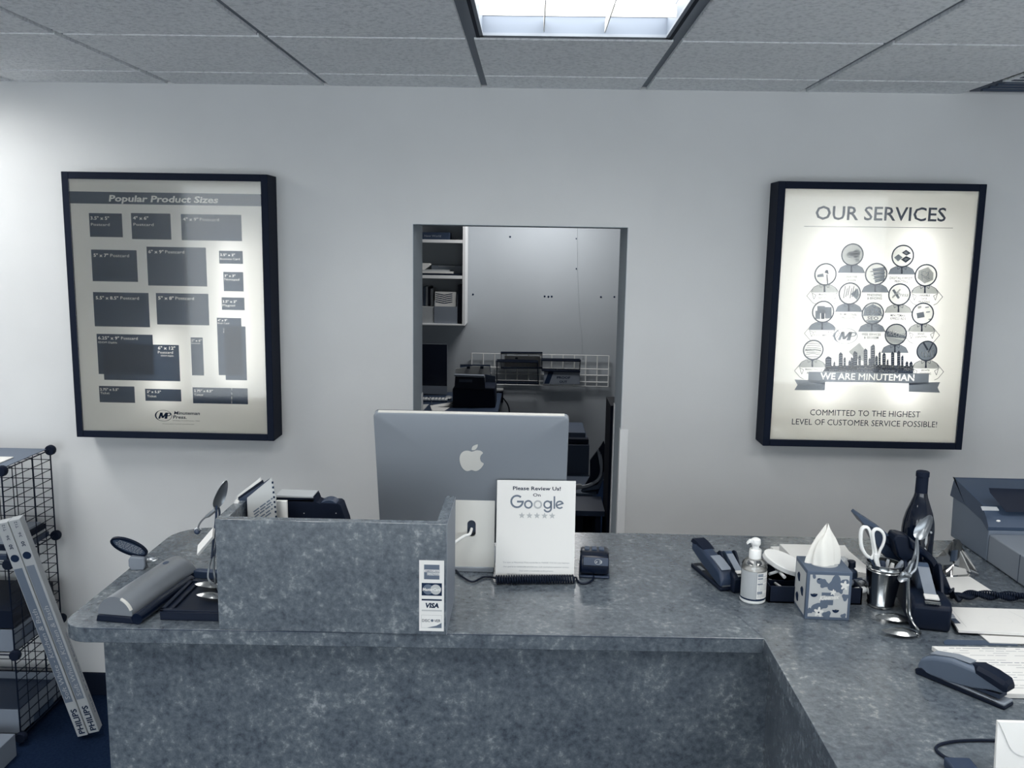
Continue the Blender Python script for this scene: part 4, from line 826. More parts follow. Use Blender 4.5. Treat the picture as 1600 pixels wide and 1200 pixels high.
for cx, cy, r, n, k in ((790, 590, 95, 3, 1), (640, 590, 52, 3, 1.1), (850, 650, 50, 4, 1.2), (590, 560, 46, 2, 1.3), (905, 560, 45, 2, 1.5), (925, 745, 42, 3, 1.4), (560, 885, 64, 2, 1.1), (470, 930, 34, 3, 1.3), (640, 850, 56, 3, 1.4), (700, 975, 52, 3, 1.6), (920, 980, 34, 3, 1.2), (500, 500, 26, 2, 1.5)): blobp(bd_, cx, cy, r, n, k, .22, cx)
bd_.flat([tf(613, 695, 2), tf(775, 695, 2), tf(775, 735, 2), tf(613, 735, 2)]); bd_.flat([tf(613, 785, 2), tf(770, 785, 2), tf(770, 848, 2), tf(613, 848, 2)])
for cx, cy, r in ((513, 715, 48), (812, 905, 45), (560, 525, 17)):
    bk.flat([tf(cx + r * math.cos(a), cy + r * .85 * math.sin(a), 2.2) for a in [math.pi * i / 14 for i in range(15)]] + [tf(cx + r * .5, cy + r * .12, 2.2), tf(cx + r * .2, cy - r * .1, 2.2), tf(cx, cy + r * .15, 2.2), tf(cx - r * .3, cy - r * .06, 2.2)])
pw = B()
for cx, cy, r, n in ((905, 600, 46, 5), (590, 940, 50, 5), (760, 690, 30, 5)): blobp(pw, cx, cy, r, n, 2.4, .35, 1)
bk.flat([tf(590 + 12 * math.cos(a), 945 + 12 * math.sin(a), 2.8) for a in [i * .6283 for i in range(10)]])
pw.text('Kleenex', tf(585, 792, 3), (1, 0, .12), (0, 0, 1), .0105, .048, 'l', .05, .25)
for k, (cy, cz) in enumerate(((.02, .03), (-.02, .06), (.015, .085))): bk.flat([(-f - .0004, cy + .013 * math.cos(a) * (1 + .2 * math.cos(3 * a)), cz + .012 * math.sin(a)) for a in [i * .3142 for i in range(20)]])
bd_.obj('dark_print', mat('carton_dark', .36, .6), bx); bk.obj('black_print', INK, bx); pw.obj('white_print', mat('carton_white', .84, .6), bx)
b = B(); b.add([Vector((.034 * math.cos(a), .030 * math.sin(a), hb + .0006)) for a in [i * math.pi / 16 for i in range(32)]], [tuple(range(32))]); b.obj('opening', GREYL, bx)
b = B(); rings = []; rr = random.Random(11)
for k in range(13):
    f_ = k / 12; rad = .027 * (1 - f_) ** .75 + .002 + .006 * math.sin(f_ * math.pi); ring = []
    for i in range(40):
        a = 2 * math.pi * i / 40; w = 1 + .20 * math.sin(3 * a + 2 * f_) + .12 * math.sin(7 * a + f_ * 3) * (1 - f_ * .5)
        ring.append(Vector((rad * 1.25 * w * math.cos(a) + .006 * f_ - .004, rad * .55 * w * math.sin(a), hb - .004 + .098 * f_ - .012 * f_ * math.sin(a * 2 + .6))))
    rings.append(ring)
b.loft(rings); b.obj('tissue', mat('soft_tissue', .90, .9, spec=.05), t, ang=75)
# metal cup with pens and scissors, held by the second spoon figure
cb, ct = P(1375, 946), Q(1386, 879, 2.235)
axc = (ct - cb); H = axc.length; axn = Vector((.035, .02, 1)).normalized()
t = thing('pen_cup', 'shiny metal cup of pens held by the spoon figure', 'cup', cb)
b = B(); M2 = axn.to_track_quat('Z', 'Y').to_matrix().to_4x4(); H = .116
b.lathe([(0, .0005), (.031, .0005), (.0335, .004), (.034, .010), (.0325, .012), (.0435, H - .022), (.044, H - .020), (.0425, H - .018), (.045, H - .014), (.0435, H - .011), (.045, H - .001), (.044, H), (.042, H - .001), (.041, H - .03), (.031, .006), (0, .005)], 40, M=M2); b.obj('shell', STEEL, t, ang=50)
def incup(name, label, cat, px, py, a, r, m, tip=None): return rod(name, label, cat, cb + M2 @ Vector(a), Q(px, py, 2.23), r, m, tip)
incup('marker', 'dark grey thick marker standing in the metal cup right of the scissors', 'marker', 1379, 876, (-.006, .012, .01), .0085, CHAR)
incup('marker', 'white-capped marker standing in the middle of the metal cup', 'marker', 1395, 880, (0, .0, .01), .0062, WHT)
incup('marker', 'grey marker leaning right in the metal cup', 'marker', 1412, 877, (.008, .005, .012), .009, GREY)
incup('pen', 'thin steel pen leaning far right out of the metal cup', 'pen', 1424, 876, (.012, -.008, .01), .0035, BSTEEL)
incup('pen', 'light grey pen at the back of the metal cup', 'pen', 1388, 874, (.0, .016, .01), .005, GREYL)
# scissors
t = thing('scissors', 'scissors with large white handles standing in the metal cup', 'scissors', Q(1372, 880, 2.205)); y = 2.205
def sc(pts, n=6): return bez([Q(1330 + x / 12, 800 + yv / 12, y + dy) for x, yv, dy in pts], n)
b = B(t); o1 = sc([(390, 880, 0), (270, 800, 0), (190, 640, .002), (178, 450, .004), (200, 320, .005), (260, 280, .004), (325, 310, .003), (370, 430, .001), (410, 640, .0), (420, 780, -.001), (380, 860, -.002)]); b.tube(o1, [.0040 if i < 30 else .0032 for i in range(len(o1))], 10, flat=1.3); b.obj('left_handle', WHT, t)
b = B(t); o2 = sc([(440, 880, -.004), (455, 760, -.004), (420, 560, -.004), (405, 400, -.004), (450, 325, -.004), (530, 330, -.004), (600, 400, -.004), (622, 500, -.004), (590, 620, -.004), (540, 720, -.004), (500, 860, -.004)]); b.tube(o2, [.0034] * len(o2), 10, flat=1.3)
b.tube(sc([(470, 780, -.004), (470, 880, -.004), (500, 980, -.005), (550, 1090, -.004)], 4), [.008, .0082, .0085, .0085, .0085, .0085, .008, .0075, .007, .006, .0055, .005, .0045], 10, flat=.7); b.obj('right_handle', WHT, t)
b = B(t); b.tube(sc([(340, 850, 0), (400, 920, 0), (450, 1000, 0), (500, 1060, 0)], 3), [.0055] * 10, 8, flat=.6); b.obj('grip_inset', CHAR, t)
b = B(t); b.slab([Q(1330 + x / 12, 800 + v / 12, y + .003) for x, v in ((440, 1000), (540, 1040), (545, 1250), (500, 1700), (455, 1300))], (0, .0018, 0)); b.slab([Q(1330 + x / 12, 800 + v / 12, y + .001) for x, v in ((420, 1000), (520, 1050), (500, 1300), (470, 1690), (430, 1250))], (0, .0018, 0)); b.obj('blades', BSTEEL, t)
# second spoon figure
yf = 2.068
t = thing('spoon_figurine', 'little figure of bent spoons hugging the metal pen cup', 'figurine', (P(1430, 985).x, P(1430, 985).y, ZC))
b = B(t); b.bowl(Q(1442, 826, yf + .02), Q(1454, 808, yf + .02) - Q(1433, 842, yf + .02), (-.75, -.6, -.1), .066, .032, .009); b.obj('head', BSTEEL, t)
b = B(t); y2 = yf + .016
b.tube(bez([Q(1433, 841, y2), Q(1434, 852, y2), Q(1434, 870, y2), Q(1431, 888, y2), Q(1424, 896, y2), Q(1419, 903, y2), Q(1418, 908, y2)], 5), .0030, 8)
b.tube(bez([Q(1433, 843, y2 + .01), Q(1431, 862, y2 + .01), Q(1426, 878, y2 + .01), Q(1421, 893, y2 + .01), Q(1418, 905, y2 + .005)], 5), .0038, 8); b.obj('body', BSTEEL, t)
b = B(t); b.tube(bez([Q(1432, 868, y2), Q(1424, 880, y2 + .01), Q(1416, 890, y2 + .02), Q(1408, 897, y2 + .03)], 4), .0028, 8); b.tube(bez([Q(1422, 900, y2 - .004), Q(1414, 896, y2 - .008), Q(1408, 900, y2 - .004), Q(1405, 904, y2 + .02)], 4), .0048, 8); b.bowl(Q(1411, 905, y2 - .006), (1, 0, .25), (.1, -1, .1), .026, .014, .004); b.obj('arms', BSTEEL, t)
b = B(t); b.tube(bez([Q(1420, 904, yf), Q(1420, 935, yf), Q(1421, 955, yf), Q(1425, 970, yf - .01), Q(1434, 983, yf - .03), P(1438, 992) + Zv * .006, P(1434, 997) + Zv * .003], 6), .0026, 8)
b.tube(bez([Q(1418, 904, yf + .02), Q(1417, 930, yf + .025), Q(1418, 955, yf + .03), Q(1424, 968, yf + .03), P(1428, 974) + Zv * .005], 6), .0026, 8); b.obj('legs', STEEL, t)
for px, py in ((1409, 997), (1397, 974)):
    b = B(t); c = P(px + 1, py) + Vector((0, .008, .0105)); b.bowl(c, (-1, .08, .02), (0, .15, -1), .080, .034, .0095); b.tube([c + Vector((.036, -.002, .002)), P(px + 27, py) + Zv * .004], .0026, 6); b.obj('spoon_foot', STEEL, t)
# wine bottle
wb = P(1427, 906); t = thing('wine_bottle', 'dark wine bottle with a pale emblem, tallest thing on the counter at right', 'bottle', wb); sb = (Q(1432, 736, wb.y).z - ZC) / .302
b = B(); b.lathe([(r * sb, z * sb) for r, z in ((0, .006), (.030, .003), (.038, 0), (.0405, .004), (.041, .02), (.041, .145), (.039, .165), (.033, .190), (.025, .212), (.018, .232), (.0155, .245), (.0150, .262))], 36); b.obj('glass_body', GLASSD, t, ang=60)
b = B(); b.lathe([(r * sb, z * sb) for r, z in ((.0158, .238), (.0154, .262), (.0154, .287), (.0168, .288), (.0168, .300), (.015, .302), (0, .302))], 30); b.obj('foil_cap', BLKM, t)
b = B(); rb = .0415 * sb
def wl(a, z, k=0): return (rb * math.sin(a), -rb * math.cos(a), z * sb)
for pts in (((-.10, .155), (-.02, .160), (.02, .172), (.07, .160), (.16, .156), (.10, .148), (.12, .128), (.03, .118), (-.06, .128), (-.03, .146)), ((-.45, .162), (-.36, .166), (-.33, .15), (-.40, .140)), ((.26, .160), (.46, .157), (.45, .152), (.27, .154)), ((-.10, .112), (0, .116), (.10, .110), (.02, .100))): b.flat([wl(a + .12, z - .01) for a, z in pts])
b.v = [Vector((v.x * 1.0, v.y, v.z)) for v in b.v]; b.obj('emblem', GREYL, t)
# telephone
t = thing('telephone', 'black desk telephone with tilted panel and handset, behind the metal cup', 'telephone', (1.09, 2.30, ZC)); yp_ = 2.33
def sil(name, pts, y, d, m, bev=.003, ox=1330, oy=800, sc_=12.0):
    b = B(t); b.slab([Q(ox + x / sc_, oy + v / sc_, y) for x, v in pts], (0, d, 0)); return b.obj(name, m, t, bevel=bev)
sil('panel', [(135, 100), (175, 75), (270, 120), (600, 350), (800, 520), (850, 560), (940, 680), (940, 960), (700, 900), (520, 700), (300, 300), (220, 230)], yp_, .05, CHAR, .002)
sil('panel_edge', [(132, 95), (170, 52), (610, 345), (800, 520), (795, 540), (590, 400), (400, 290), (230, 230)], yp_ - .006, .058, GREYD, .002)
sil('screen_bezel', [(640, 560), (760, 620), (930, 650), (900, 720), (760, 690), (640, 600)], yp_ - .004, .004, BLK, .001)
sil('cradle', [(850, 430), (960, 440), (1100, 480), (1250, 600), (1300, 760), (1120, 900), (1000, 960), (880, 840), (800, 530)], yp_ - .045, .05, BLK, .004)
hs_ = [(830, 480), (860, 425), (900, 410), (1090, 465), (1290, 620), (1560, 850), (1720, 1100), (1850, 1380), (1900, 1500), (1860, 1590), (1760, 1600), (1660, 1500), (1600, 1330)]
sil('handset', [(1090, 465), (1290, 625), (1420, 720), (1560, 850), (1690, 1040), (1800, 1250), (1870, 1420), (1880, 1520), (1840, 1570), (1760, 1560), (1690, 1440), (1640, 1290), (1560, 1120), (1480, 960), (1380, 860), (1250, 780), (1120, 700)], yp_ - .055, .045, BLKS, .006)
sil('base', [(1000, 900), (1250, 780), (1400, 1000), (1400, 1090), (1560, 1230), (1700, 1330), (1770, 1480), (1775, 1500), (1765, 1525), (1100, 1515), (1000, 1300)], yp_ - .02, .06, BLKM, .003)
b = B(t); b.box(1.02, 1.09, yp_ - .02, yp_ + .05, ZC, ZC + .03); b.obj('foot', BLK, t, bevel=.004)
# clear pyramid holder with a card inside
pc = P(1490, 893); t = thing('acrylic_pyramid', 'clear pyramid-shaped holder with paper slips inside, right of the wine bottle', 'holder', pc, math.radians(20))
hp = Q(1488, 843, pc.y).z - ZC; s = .046; base = [(-s, -s), (s, -s), (s, s), (-s, s)]
b = B(); b.loft([[Vector((x, y, .001)) for x, y in base], [Vector((x * .12, y * .12, hp)) for x, y in base]]); b.obj('shell', CLR, t)
b = B(); b.slab([(s * .7, -s * .55, .004), (s * .75, s * .35, .004), (s * .35, s * .0, hp * .62)], (.004, 0, 0)); b.slab([(-s * .8, -s * .7, .004), (s * .3, -s * .8, .004), (s * .2, -s * .7, .018), (-s * .75, -s * .6, .03)], (0, .003, 0)); b.obj('paper_slips', PAPER, t)
b = B(); b.box(-.013, .011, .002, .004, .030, hp * .66); b.obj('dark_insert', GREYD, t)
# note pad, board, sheets and forms
sheet('note_pad', 'thick square white note pad behind the telephone cord', 'note pad', [pz(1478, 902, ZC + .01), pz(1515, 901, ZC + .01), pz(1551, 924, ZC + .01), pz(1478, 927, ZC + .01)], ZC + .0005, .010, PAPER)
def board_print(t):
    z = ZC + .0134; b = B(t); stroke(b, [P(1487, 952, z), P(1510, 980, z)], .0007, (0, 0, 1)); stroke(b, [P(1575, 954, z), P(1600, 966, z)], .0007, (0, 0, 1)); c = P(1563, 968, z); ringf(b, c, .028, .0283, X, Y_, 28, .8); b.obj('faint_print', INKL, t)
    b = B(t); b.slab([P(x, y, z) for x, y in ((1484, 966), (1493, 966), (1501, 974), (1492, 974))], (0, 0, .0004)); b.obj('dark_slot', CHAR, t); b = B(t); b.slab([P(x, y, z) for x, y in ((1481, 959), (1489, 959), (1493, 965), (1484, 965))], (0, 0, .0004)); b.obj('grey_slot', GREY, t)
z = ZC + .013
sheet('white_board_card', 'white rigid card with a dark slot near its corner, right of the large tape dispenser', 'card', [pz(1475, 948, z), pz(1602, 952, z), (1.62, 2.22), (1.56, 2.06), pz(1600, 990, z), pz(1498, 985, z)], ZC + .0075, .0055, PAPER, board_print)
sheet('mouse_pad', 'dark thin mat showing under the white rigid card', 'mat', [pz(1477, 956, ZC), pz(1600, 965, ZC), (1.5, 2.07), pz(1505, 990, ZC)], ZC + .0045, .0028, BLKM)
sheet('paper_sheet', 'plain white sheet sticking out under the front of the white rigid card', 'paper', [pz(1522, 986, ZC), pz(1610, 992, ZC), pz(1610, 1008, ZC), pz(1546, 1006, ZC)], ZC + .0015, .002, PAPER)
sheet('clear_sleeve', 'thin grey plastic sleeve half under the white sheets on the right', 'sleeve', [pz(1474, 1003, ZC), pz(1480, 1000, ZC), pz(1590, 1002, ZC), pz(1590, 1009, ZC), pz(1476, 1008, ZC)], ZC + .0003, .0009, GREYD)
def form_print(t):
    z = ZC + .0109; b = B(t); rr = random.Random(8); o = P(1455, 1010, z); U = (P(1600, 1012, z) - o).normalized(); V = Vector((U.y, -U.x, 0))
    for k in range(18):
        x = .018
        if k % 5 == 4: continue
        while x < .20:
            w = rr.uniform(.008, .04)
            if rr.random() < .72: stroke(b, [o + U * x + V * (.008 + k * .0115), o + U * min(x + w, .205) + V * (.008 + k * .0115)], .0013 if k % 6 else .0022, (0, 0, 1))
            x += w + .004
    b.obj('printed_text', INKM, t)
sheet('form_stack', 'stack of printed white forms under the grey stapler', 'form', [pz(1456, 1010, ZC + .01), pz(1615, 1013, ZC + .01), (1.18, 1.765), pz(1600, 1085, ZC + .01), pz(1560, 1084, ZC + .01)], ZC + .0012, .0095, PAPER, form_print)
# grey stapler
sa, sbq = P(1442, 1052), P(1573, 1106); d = sbq - sa; t = thing('stapler', 'large two-tone grey stapler lying in front of the printed forms', 'stapler', (sa + sbq) / 2, math.atan2(d.y, d.x)); LS = d.length / 2 + .006; t.location.y += .004; t.location.z = ZC
k = LS / .098
b = B(); b.slab([(x * k, -.019, z) for x, z in ((-.098, 0), (.098, 0), (.100, .006), (.094, .010), (-.04, .014), (-.085, .020), (-.100, .010))], (0, .038, 0)); b.obj('rubber_base', BLK, t, bevel=.004)
b = B(); rings = []
for x, z0, z1, w in ((-.096, .014, .024, .013), (-.088, .011, .040, .018), (-.06, .011, .056, .020), (-.02, .012, .065, .020), (.03, .020, .064, .020), (.065, .030, .056, .0195), (.094, .033, .046, .017)):
    rings.append([Vector((x * k, y, z)) for y, z in ((-w, z0), (w, z0), (w, z1 - .007), (w * .7, z1), (-w * .7, z1), (-w, z1 - .007))])
b.loft(rings); b.obj('arm', mat('stapler_grey', .37, .42), t, bevel=.003)
b = B(); b.slab([(x * k, -.0185, z) for x, z in ((-.09, .0095), (.097, .0065), (.097, .014), (.07, .012), (.0, .016), (-.05, .022))], (0, .037, 0)); b.obj('lower_jaw', GREY, t, bevel=.003)
b = B(); b.slab([(x * k, -.0155, z) for x, z in ((-.015, .018), (.085, .018), (.085, .028), (.03, .022), (-.015, .024))], (0, .031, 0)); b.obj('magazine', CHAR, t, bevel=.001)
b = B(); rings = []
for x, z0, z1, w in ((.020, .058, .0665, .010), (.035, .054, .070, .0205), (.065, .046, .066, .0212), (.092, .038, .059, .020), (.098, .038, .052, .016)):
    rings.append([Vector((x * k, y, z)) for y, z in ((-w, z0), (w, z0), (w, z1 - .008), (w * .7, z1), (-w * .7, z1), (-w, z1 - .008))])
b.loft(rings); b.obj('grip', BLK, t, bevel=.003)
b = B(); b.slab([(x * k, -.0125, z) for x, z in ((-.07, .0545), (-.02, .0655), (.018, .0668), (.018, .0676), (-.02, .0668), (-.07, .0560))], (0, .025, 0)); b.obj('top_stripe', GREY, t)
# envelope block at the lower right
t = thing('envelope', 'white envelope with a curved flap standing upright at the lower right corner', 'envelope', (.98, 1.47, ZC))
ye = 1.455; a = Q(1559, 1127, ye + .02); x0 = a.x; z1 = a.z
b = B(t); b.slab([(x0 - .006, ye, ZC + .001), (x0 + .235, ye, ZC + .001), (x0 + .235, ye + .02, z1), (x0, ye + .02, z1)], (0, .006, 0)); b.obj('bundle', PAPER, t, bevel=.001)
b = B(t); fl = bez([(x0 + .001, 0, z1 - .0005), (x0 + .010, 0, z1 - .02), (x0 + .022, 0, z1 - .045), (x0 + .04, 0, z1 - .056), (x0 + .08, 0, z1 - .060), (x0 + .235, 0, z1 - .061)], 5)
yy = lambda z: ye + .02 * (z - ZC) / (z1 - ZC)
b.slab([Vector((p.x, yy(p.z) - .0018, p.z)) for p in fl] + [Vector((x0 + .235, yy(z1) - .0018, z1))], (0, .0014, 0)); b.obj('flap', PAPER, t)
# black lead and adapter in front of it
t = thing('power_adapter', 'black adapter with a looping black lead at the bottom right of the counter', 'adapter', P(1484, 1194))
b = B(t); c = P(1492, 1203); b.box(c.x - .016, c.x + .03, c.y - .045, c.y + .012, ZC, ZC + .018); b.obj('adapter_body', CHAR, t, bevel=.003)
b = B(t); k4 = Zv * .003; b.tube(bez([P(1610, 1158) + k4, P(1575, 1160) + k4, P(1530, 1159) + k4, P(1490, 1161) + k4, P(1466, 1167) + k4, P(1463, 1175) + k4, P(1474, 1184) + k4, P(1486, 1193) + k4 + Zv * .004], 6), .0030, 8); b.obj('lead', BLK, t)
# telephone cord: two coils twisted together
t = thing('coiled_cord', 'twisted black coiled telephone cord running to the right edge behind the white card', 'cord', P(1540, 938))
pth = bez([P(1483, 933) + Zv * .01, P(1495, 941) + Zv * .01, P(1520, 938) + Zv * .012, P(1560, 940) + Zv * .012, P(1605, 941) + Zv * .012, P(1660, 945) + Zv * .012], 10)
def along(path, f):
    x = f * (len(path) - 1); i = min(int(x), len(path) - 2); return path[i].lerp(path[i + 1], x - i)
for ph in (0, math.pi):
    pts = []; n = 62
    for i in range(n * 8 + 1):
        f = i / (n * 8); c = along(pth, f); a2 = 2 * math.pi * 3.2 * f + ph; c = c + Vector((0, math.cos(a2), math.sin(a2) * .7 + .5)) * .0075; a = 2 * math.pi * n * f; pts.append(c + Vector((0, .006 * math.cos(a), .006 * math.sin(a))))
    b = B(t); b.tube(pts, .0022, 5); b.obj('coil', BLK, t)
b = B(t); b.tube(bez([Q(1484, 925, 2.24), P(1489, 928) + Zv * .015, P(1486, 936) + Zv * .012, pth[0]], 5), .003, 6); b.obj('plug_end', BLK, t)
# printer
XPn = 1.36; t = thing('printer', 'grey desktop printer with dark top at the right edge of the counter', 'printer', (1.6, 2.55, ZC))
def onx(px, py, x=XPn): dd = ray(px, py); return EYE + dd * (x / dd.x)
A = [onx(1484, 846), onx(1489, 776), onx(1510, 789), onx(1535, 812), onx(1545, 828), onx(1545, 884)]
prof = [(A[0].y, ZC + .002)] + [(p.y, p.z) for p in A[1:5]] + [(A[4].y - .003, ZC + .002)]
b = B(t); b.slab([(XPn, y, z) for y, z in prof], (.40, 0, 0)); b.obj('side_body', mat('printer_grey', .42, .5), t, bevel=.003)
yf_ = A[4].y - .0035; zf = A[4].z - .012
b = B(t); b.slab([(XPn + .001, y, z) for y, z in ((yf_, ZC + .002), (yf_, zf), (2.33, zf), (2.33, ZC + .002))], (.40, 0, 0)); b.obj('front_tray', mat('printer_pale', .52, .5), t, bevel=.004)
b = B(t); b.box(XPn + .0003, XPn + .0013, 2.405, 2.4075, ZC + .004, zf - .002); b.obj('seam', CHAR, t)
b = B(t); top = [(A[0].y + .01, A[1].z + .035), (A[1].y + .012, A[1].z), (A[2].y, A[2].z), (A[3].y, A[3].z), (A[4].y, A[4].z - .002), (A[4].y - .004, A[4].z + .010), (A[4].y + .01, A[4].z + .030), (A[3].y, A[3].z + .045), (A[1].y + .0, A[1].z + .064), (A[0].y + .0, A[1].z + .064)]
zt_ = Q(1500, 757, A[0].y).z
b.slab([(XPn - .004, y, z) for y, z in top], (.41, 0, 0)); b.obj('top_cover', mat('printer_dark', .27, .45), t, bevel=.006, seg=3)
c = Q(1575, 778, 2.60)
b = B(t); b.slab([Q(1547, 770, 2.60), Q(1640, 773, 2.60), Q(1640, 800, 2.58), Q(1572, 800, 2.58)], (0, .01, .012)); b.obj('paper_exit', BLK, t)
b = B(t); b.slab([Q(1533, 793, 2.56), Q(1558, 794, 2.56), Q(1561, 798, 2.555), Q(1535, 797.5, 2.555)], (0, .003, .003)); b.obj('label_plate', GREYL, t)
b = B(t); b.ell(Q(1560, 814, 2.44), (.006, .004, .003), 10, 6); b.obj('status_light', PAPER, t)
# ================================================================== wire cube rack at the left, and what it holds
RX, RYB, RYF = -1.945, 3.53, 3.19; RZ = [1.095, .735, .372, .035]; RXL = RX - .37
t = thing('wire_rack', 'black wire cube shelving against the wall at the left edge', 'shelving', ((RX + RXL) / 2, (RYB + RYF) / 2, 0))
def wire(bd, a, c, r=.0022): bd.tube([a, c], r, 5)
for zu, zl in zip(RZ, RZ[1:]):
    b = B(t)
    for k in range(6): y = RYF + (RYB - RYF) * k / 5; wire(b, (RX, y, zu), (RX, y, zl), .0030 if k in (0, 5) else .0018)
    for k in range(10): z = zl + (zu - zl) * k / 9; wire(b, (RX, RYF, z), (RX, RYB, z), .0018)
    b.obj('side_panel', BLK, t)
    b = B(t)
    for k in range(6): x = RXL + (RX - RXL) * k / 5; wire(b, (x, RYB, zu), (x, RYB, zl), .0018)
    for k in range(10): z = zl + (zu - zl) * k / 9; wire(b, (RXL, RYB, z), (RX, RYB, z), .0018)
    b.obj('back_panel', BLK, t)
for z in RZ:
    b = B(t)
    for k in range(6): x = RXL + (RX - RXL) * k / 5; wire(b, (x, RYF, z), (x, RYB, z), .0028 if k in (0, 5) else .0018)
    for k in range(6): y = RYF + (RYB - RYF) * k / 5; wire(b, (RXL, y, z), (RX, y, z), .0028 if k in (0, 5) else .0018)
    b.obj('shelf_panel', BLK, t)
for z in RZ:
    for y in (RYF, RYB):
        b = B(t); b.lathe([(.0, -.013), (.018, -.013), (.021, -.006), (.021, .006), (.018, .013), (0, .013)], 14, M=Matrix.Translation((RX + .002, y, z)) @ Matrix.Rotation(math.pi / 2, 4, 'X')); b.obj('connector', BLKM, t)
def bx(name, label, cat, x0, x1, y0, y1, z0, z1, m, bev=.001, loc=None):
    t = thing(name, label, cat, ((x0 + x1) / 2, (y0 + y1) / 2, z0)); b = B(t); b.box(x0, x1, y0, y1, z0, z1); return t, b.obj('body', m, t, bevel=bev)
bx('shelf_sheet', 'grey plastic sheet lying on top of the wire rack', 'sheet', RXL, RX - .008, RYF + .03, RYB - .006, RZ[0] + .0035, RZ[0] + .007, mat('sheet_grey', .4, .6))
t, _ = bx('paper_sheet', 'white paper lying on the grey sheet on top of the wire rack', 'paper', RXL, RX - .05, RYF + .02, RYF + .17, RZ[0] + .0075, RZ[0] + .012, PAPER)
z = RZ[1] + .004
for n, (lab, m, th, i) in enumerate((('dark folder lowest of the pile on the second rack shelf', CHAR, .02, .0), ('pale paper bundle in the middle of the pile on the second rack shelf', GREYL, .014, .012), ('dark thin folder near the top of the pile on the second rack shelf', BLKM, .02, .006), ('grey board on top of the pile on the second rack shelf', GREY, .010, .02))):
    bx('folder' if n != 1 else 'paper_bundle', lab, 'folder' if n != 1 else 'paper', RXL + .03, RX - .015 - i, RYF + .03 + i, RYB - .02 - i, z, z + th, m); z += th + .0005
bx('dark_binder', 'thick dark binder on the third rack shelf above the white carton', 'binder', RXL + .02, RX - .012, RYF + .02, RYB - .02, RZ[2] + .098, RZ[2] + .17, BLK)
def carton(label, x0, x1, y0, y1, z0, z1, lab_w, tray):
    t = thing('carton', label, 'carton', ((x0 + x1) / 2, (y0 + y1) / 2, z0)); b = B(t)
    b.box(x0, x1, y0, y1, z0, z0 + .004)
    for q in ((x0, x0 + .004, y0, y1), (x1 - .004, x1, y0, y1), (x0, x1, y0, y0 + .004), (x0, x1, y1 - .004, y1)): b.box(*q, z0, z1)
    b.obj('walls', CARTON, t)
    b = B(t); b.box(x1 + .0002, x1 + .0012, y0 + (y1 - y0) * lab_w[0], y0 + (y1 - y0) * lab_w[1], z0 + (z1 - z0) * lab_w[2], z0 + (z1 - z0) * lab_w[3]); b.obj('dark_label', GREYD, t)
    b = B(t); b.box(x0 + .006, x1 - .006, y0 + .006, y1 - .006, z0 + .005, z1 - (.004 if not tray else .03)); b.obj('contents', CHAR if tray else CARTON, t)
    return t
carton('white carton with a dark side label on the third rack shelf', RXL + .02, RX - .006, RYF + .012, RYB - .03, RZ[2] + .004, RZ[2] + .095, (.18, .8, .35, .75), False)
carton('open white carton tray with a dark side label on the lowest rack shelf', RXL + .02, RX - .006, RYF + .012, RYB - .02, RZ[3] + .004, RZ[3] + .105, (.3, .78, -.0, .3), True)
t = thing('carton', 'white carton on the floor in front of the wire rack at the bottom left corner', 'carton', (-2.03, 2.95, 0)); p = P(12, 1170, .06)
b = B(t); b.box(p.x - .3, p.x, 2.86, 3.12, 0.0005, .09); b.obj('walls', CARTON, t, bevel=.002)
# two long lamp boxes leaning on the rack
U0 = P(130, 1153, 0); U1 = P(152, 1155, 0)
bot = Vector((-1.700, 3.235, 0)); topm = Q(14, 826, 3.10)
ax = (topm - bot); LT_ = ax.length; ax = ax.normalized()
sd = Vector((1, .15, 0)); sd = (sd - ax * sd.dot(ax)).normalized(); nn = sd.cross(ax).normalized()
if nn.y > 0: nn = -nn
wd = .040
def tube_box(label, off, band, back):
    o = bot + sd * off - nn * back; t = thing('lamp_tube_box', label, 'box', (o.x, o.y, 0), 0, None)
    lift = Vector((0, 0, .026))
    o = o + lift
    b = B(t); q = [o, o + sd * wd, o + sd * wd - nn * wd, o - nn * wd]; b.slab(q, ax * LT_); cbx = b.obj('carton_sleeve', CARD, t, bevel=.0015)
    F = lambda u, l, k=1: o + sd * (wd * u) + ax * (LT_ * l) + nn * (.0004 * k)
    b = B(t); b.flat([F(.06, .17), F(.80, .17), F(.80, .80), F(.06, .80)]); b.obj('print_band', band, cbx)
    b = B(t); b.text('PHILIPS', F(.80, .012, 2), ax, -sd, .021, .115, 'l', .03)
    b.v = b.v; ink = b
    ink.flat(disc(F(.5, .845, 2), .015, ax, sd, 20)); ink.text('30', F(.70, .885, 2), ax, -sd, .012, .02, 'l', .02); ink.text('36', F(.70, .925, 2), ax, -sd, .010, .02, 'l', .0); ink.text('T12', F(.70, .965, 2), ax, -sd, .010, .026, 'l', .0)
    ink.obj('dark_print', INK, cbx)
    b = B(t); b.text('Soft White - Kitchen & Bath', F(.66, .185, 2), ax, -sd, .017, .40, 'l', 0, .1); b.obj('pale_print', CARD, cbx)
    if back == 0: pass
    G = lambda u, l, k=1: o + sd * (wd + .0004 * k) - nn * (wd * u) + ax * (LT_ * l)
    b = B(t); b.text('PHILIPS  36" Kitchen & Bathroom', G(.72, .08, 1), ax, nn, .010, .36, 'l', .01); b.obj('side_print', INKM, cbx)
    return t
tube_box('long white lamp tube carton leaning on the rack, left of a pair', -.045, mat('band_dark', .40, .8), 0)
tube_box('long white lamp tube carton leaning on the rack, right of a pair', -.0035, mat('band_grey', .45, .8), .006)

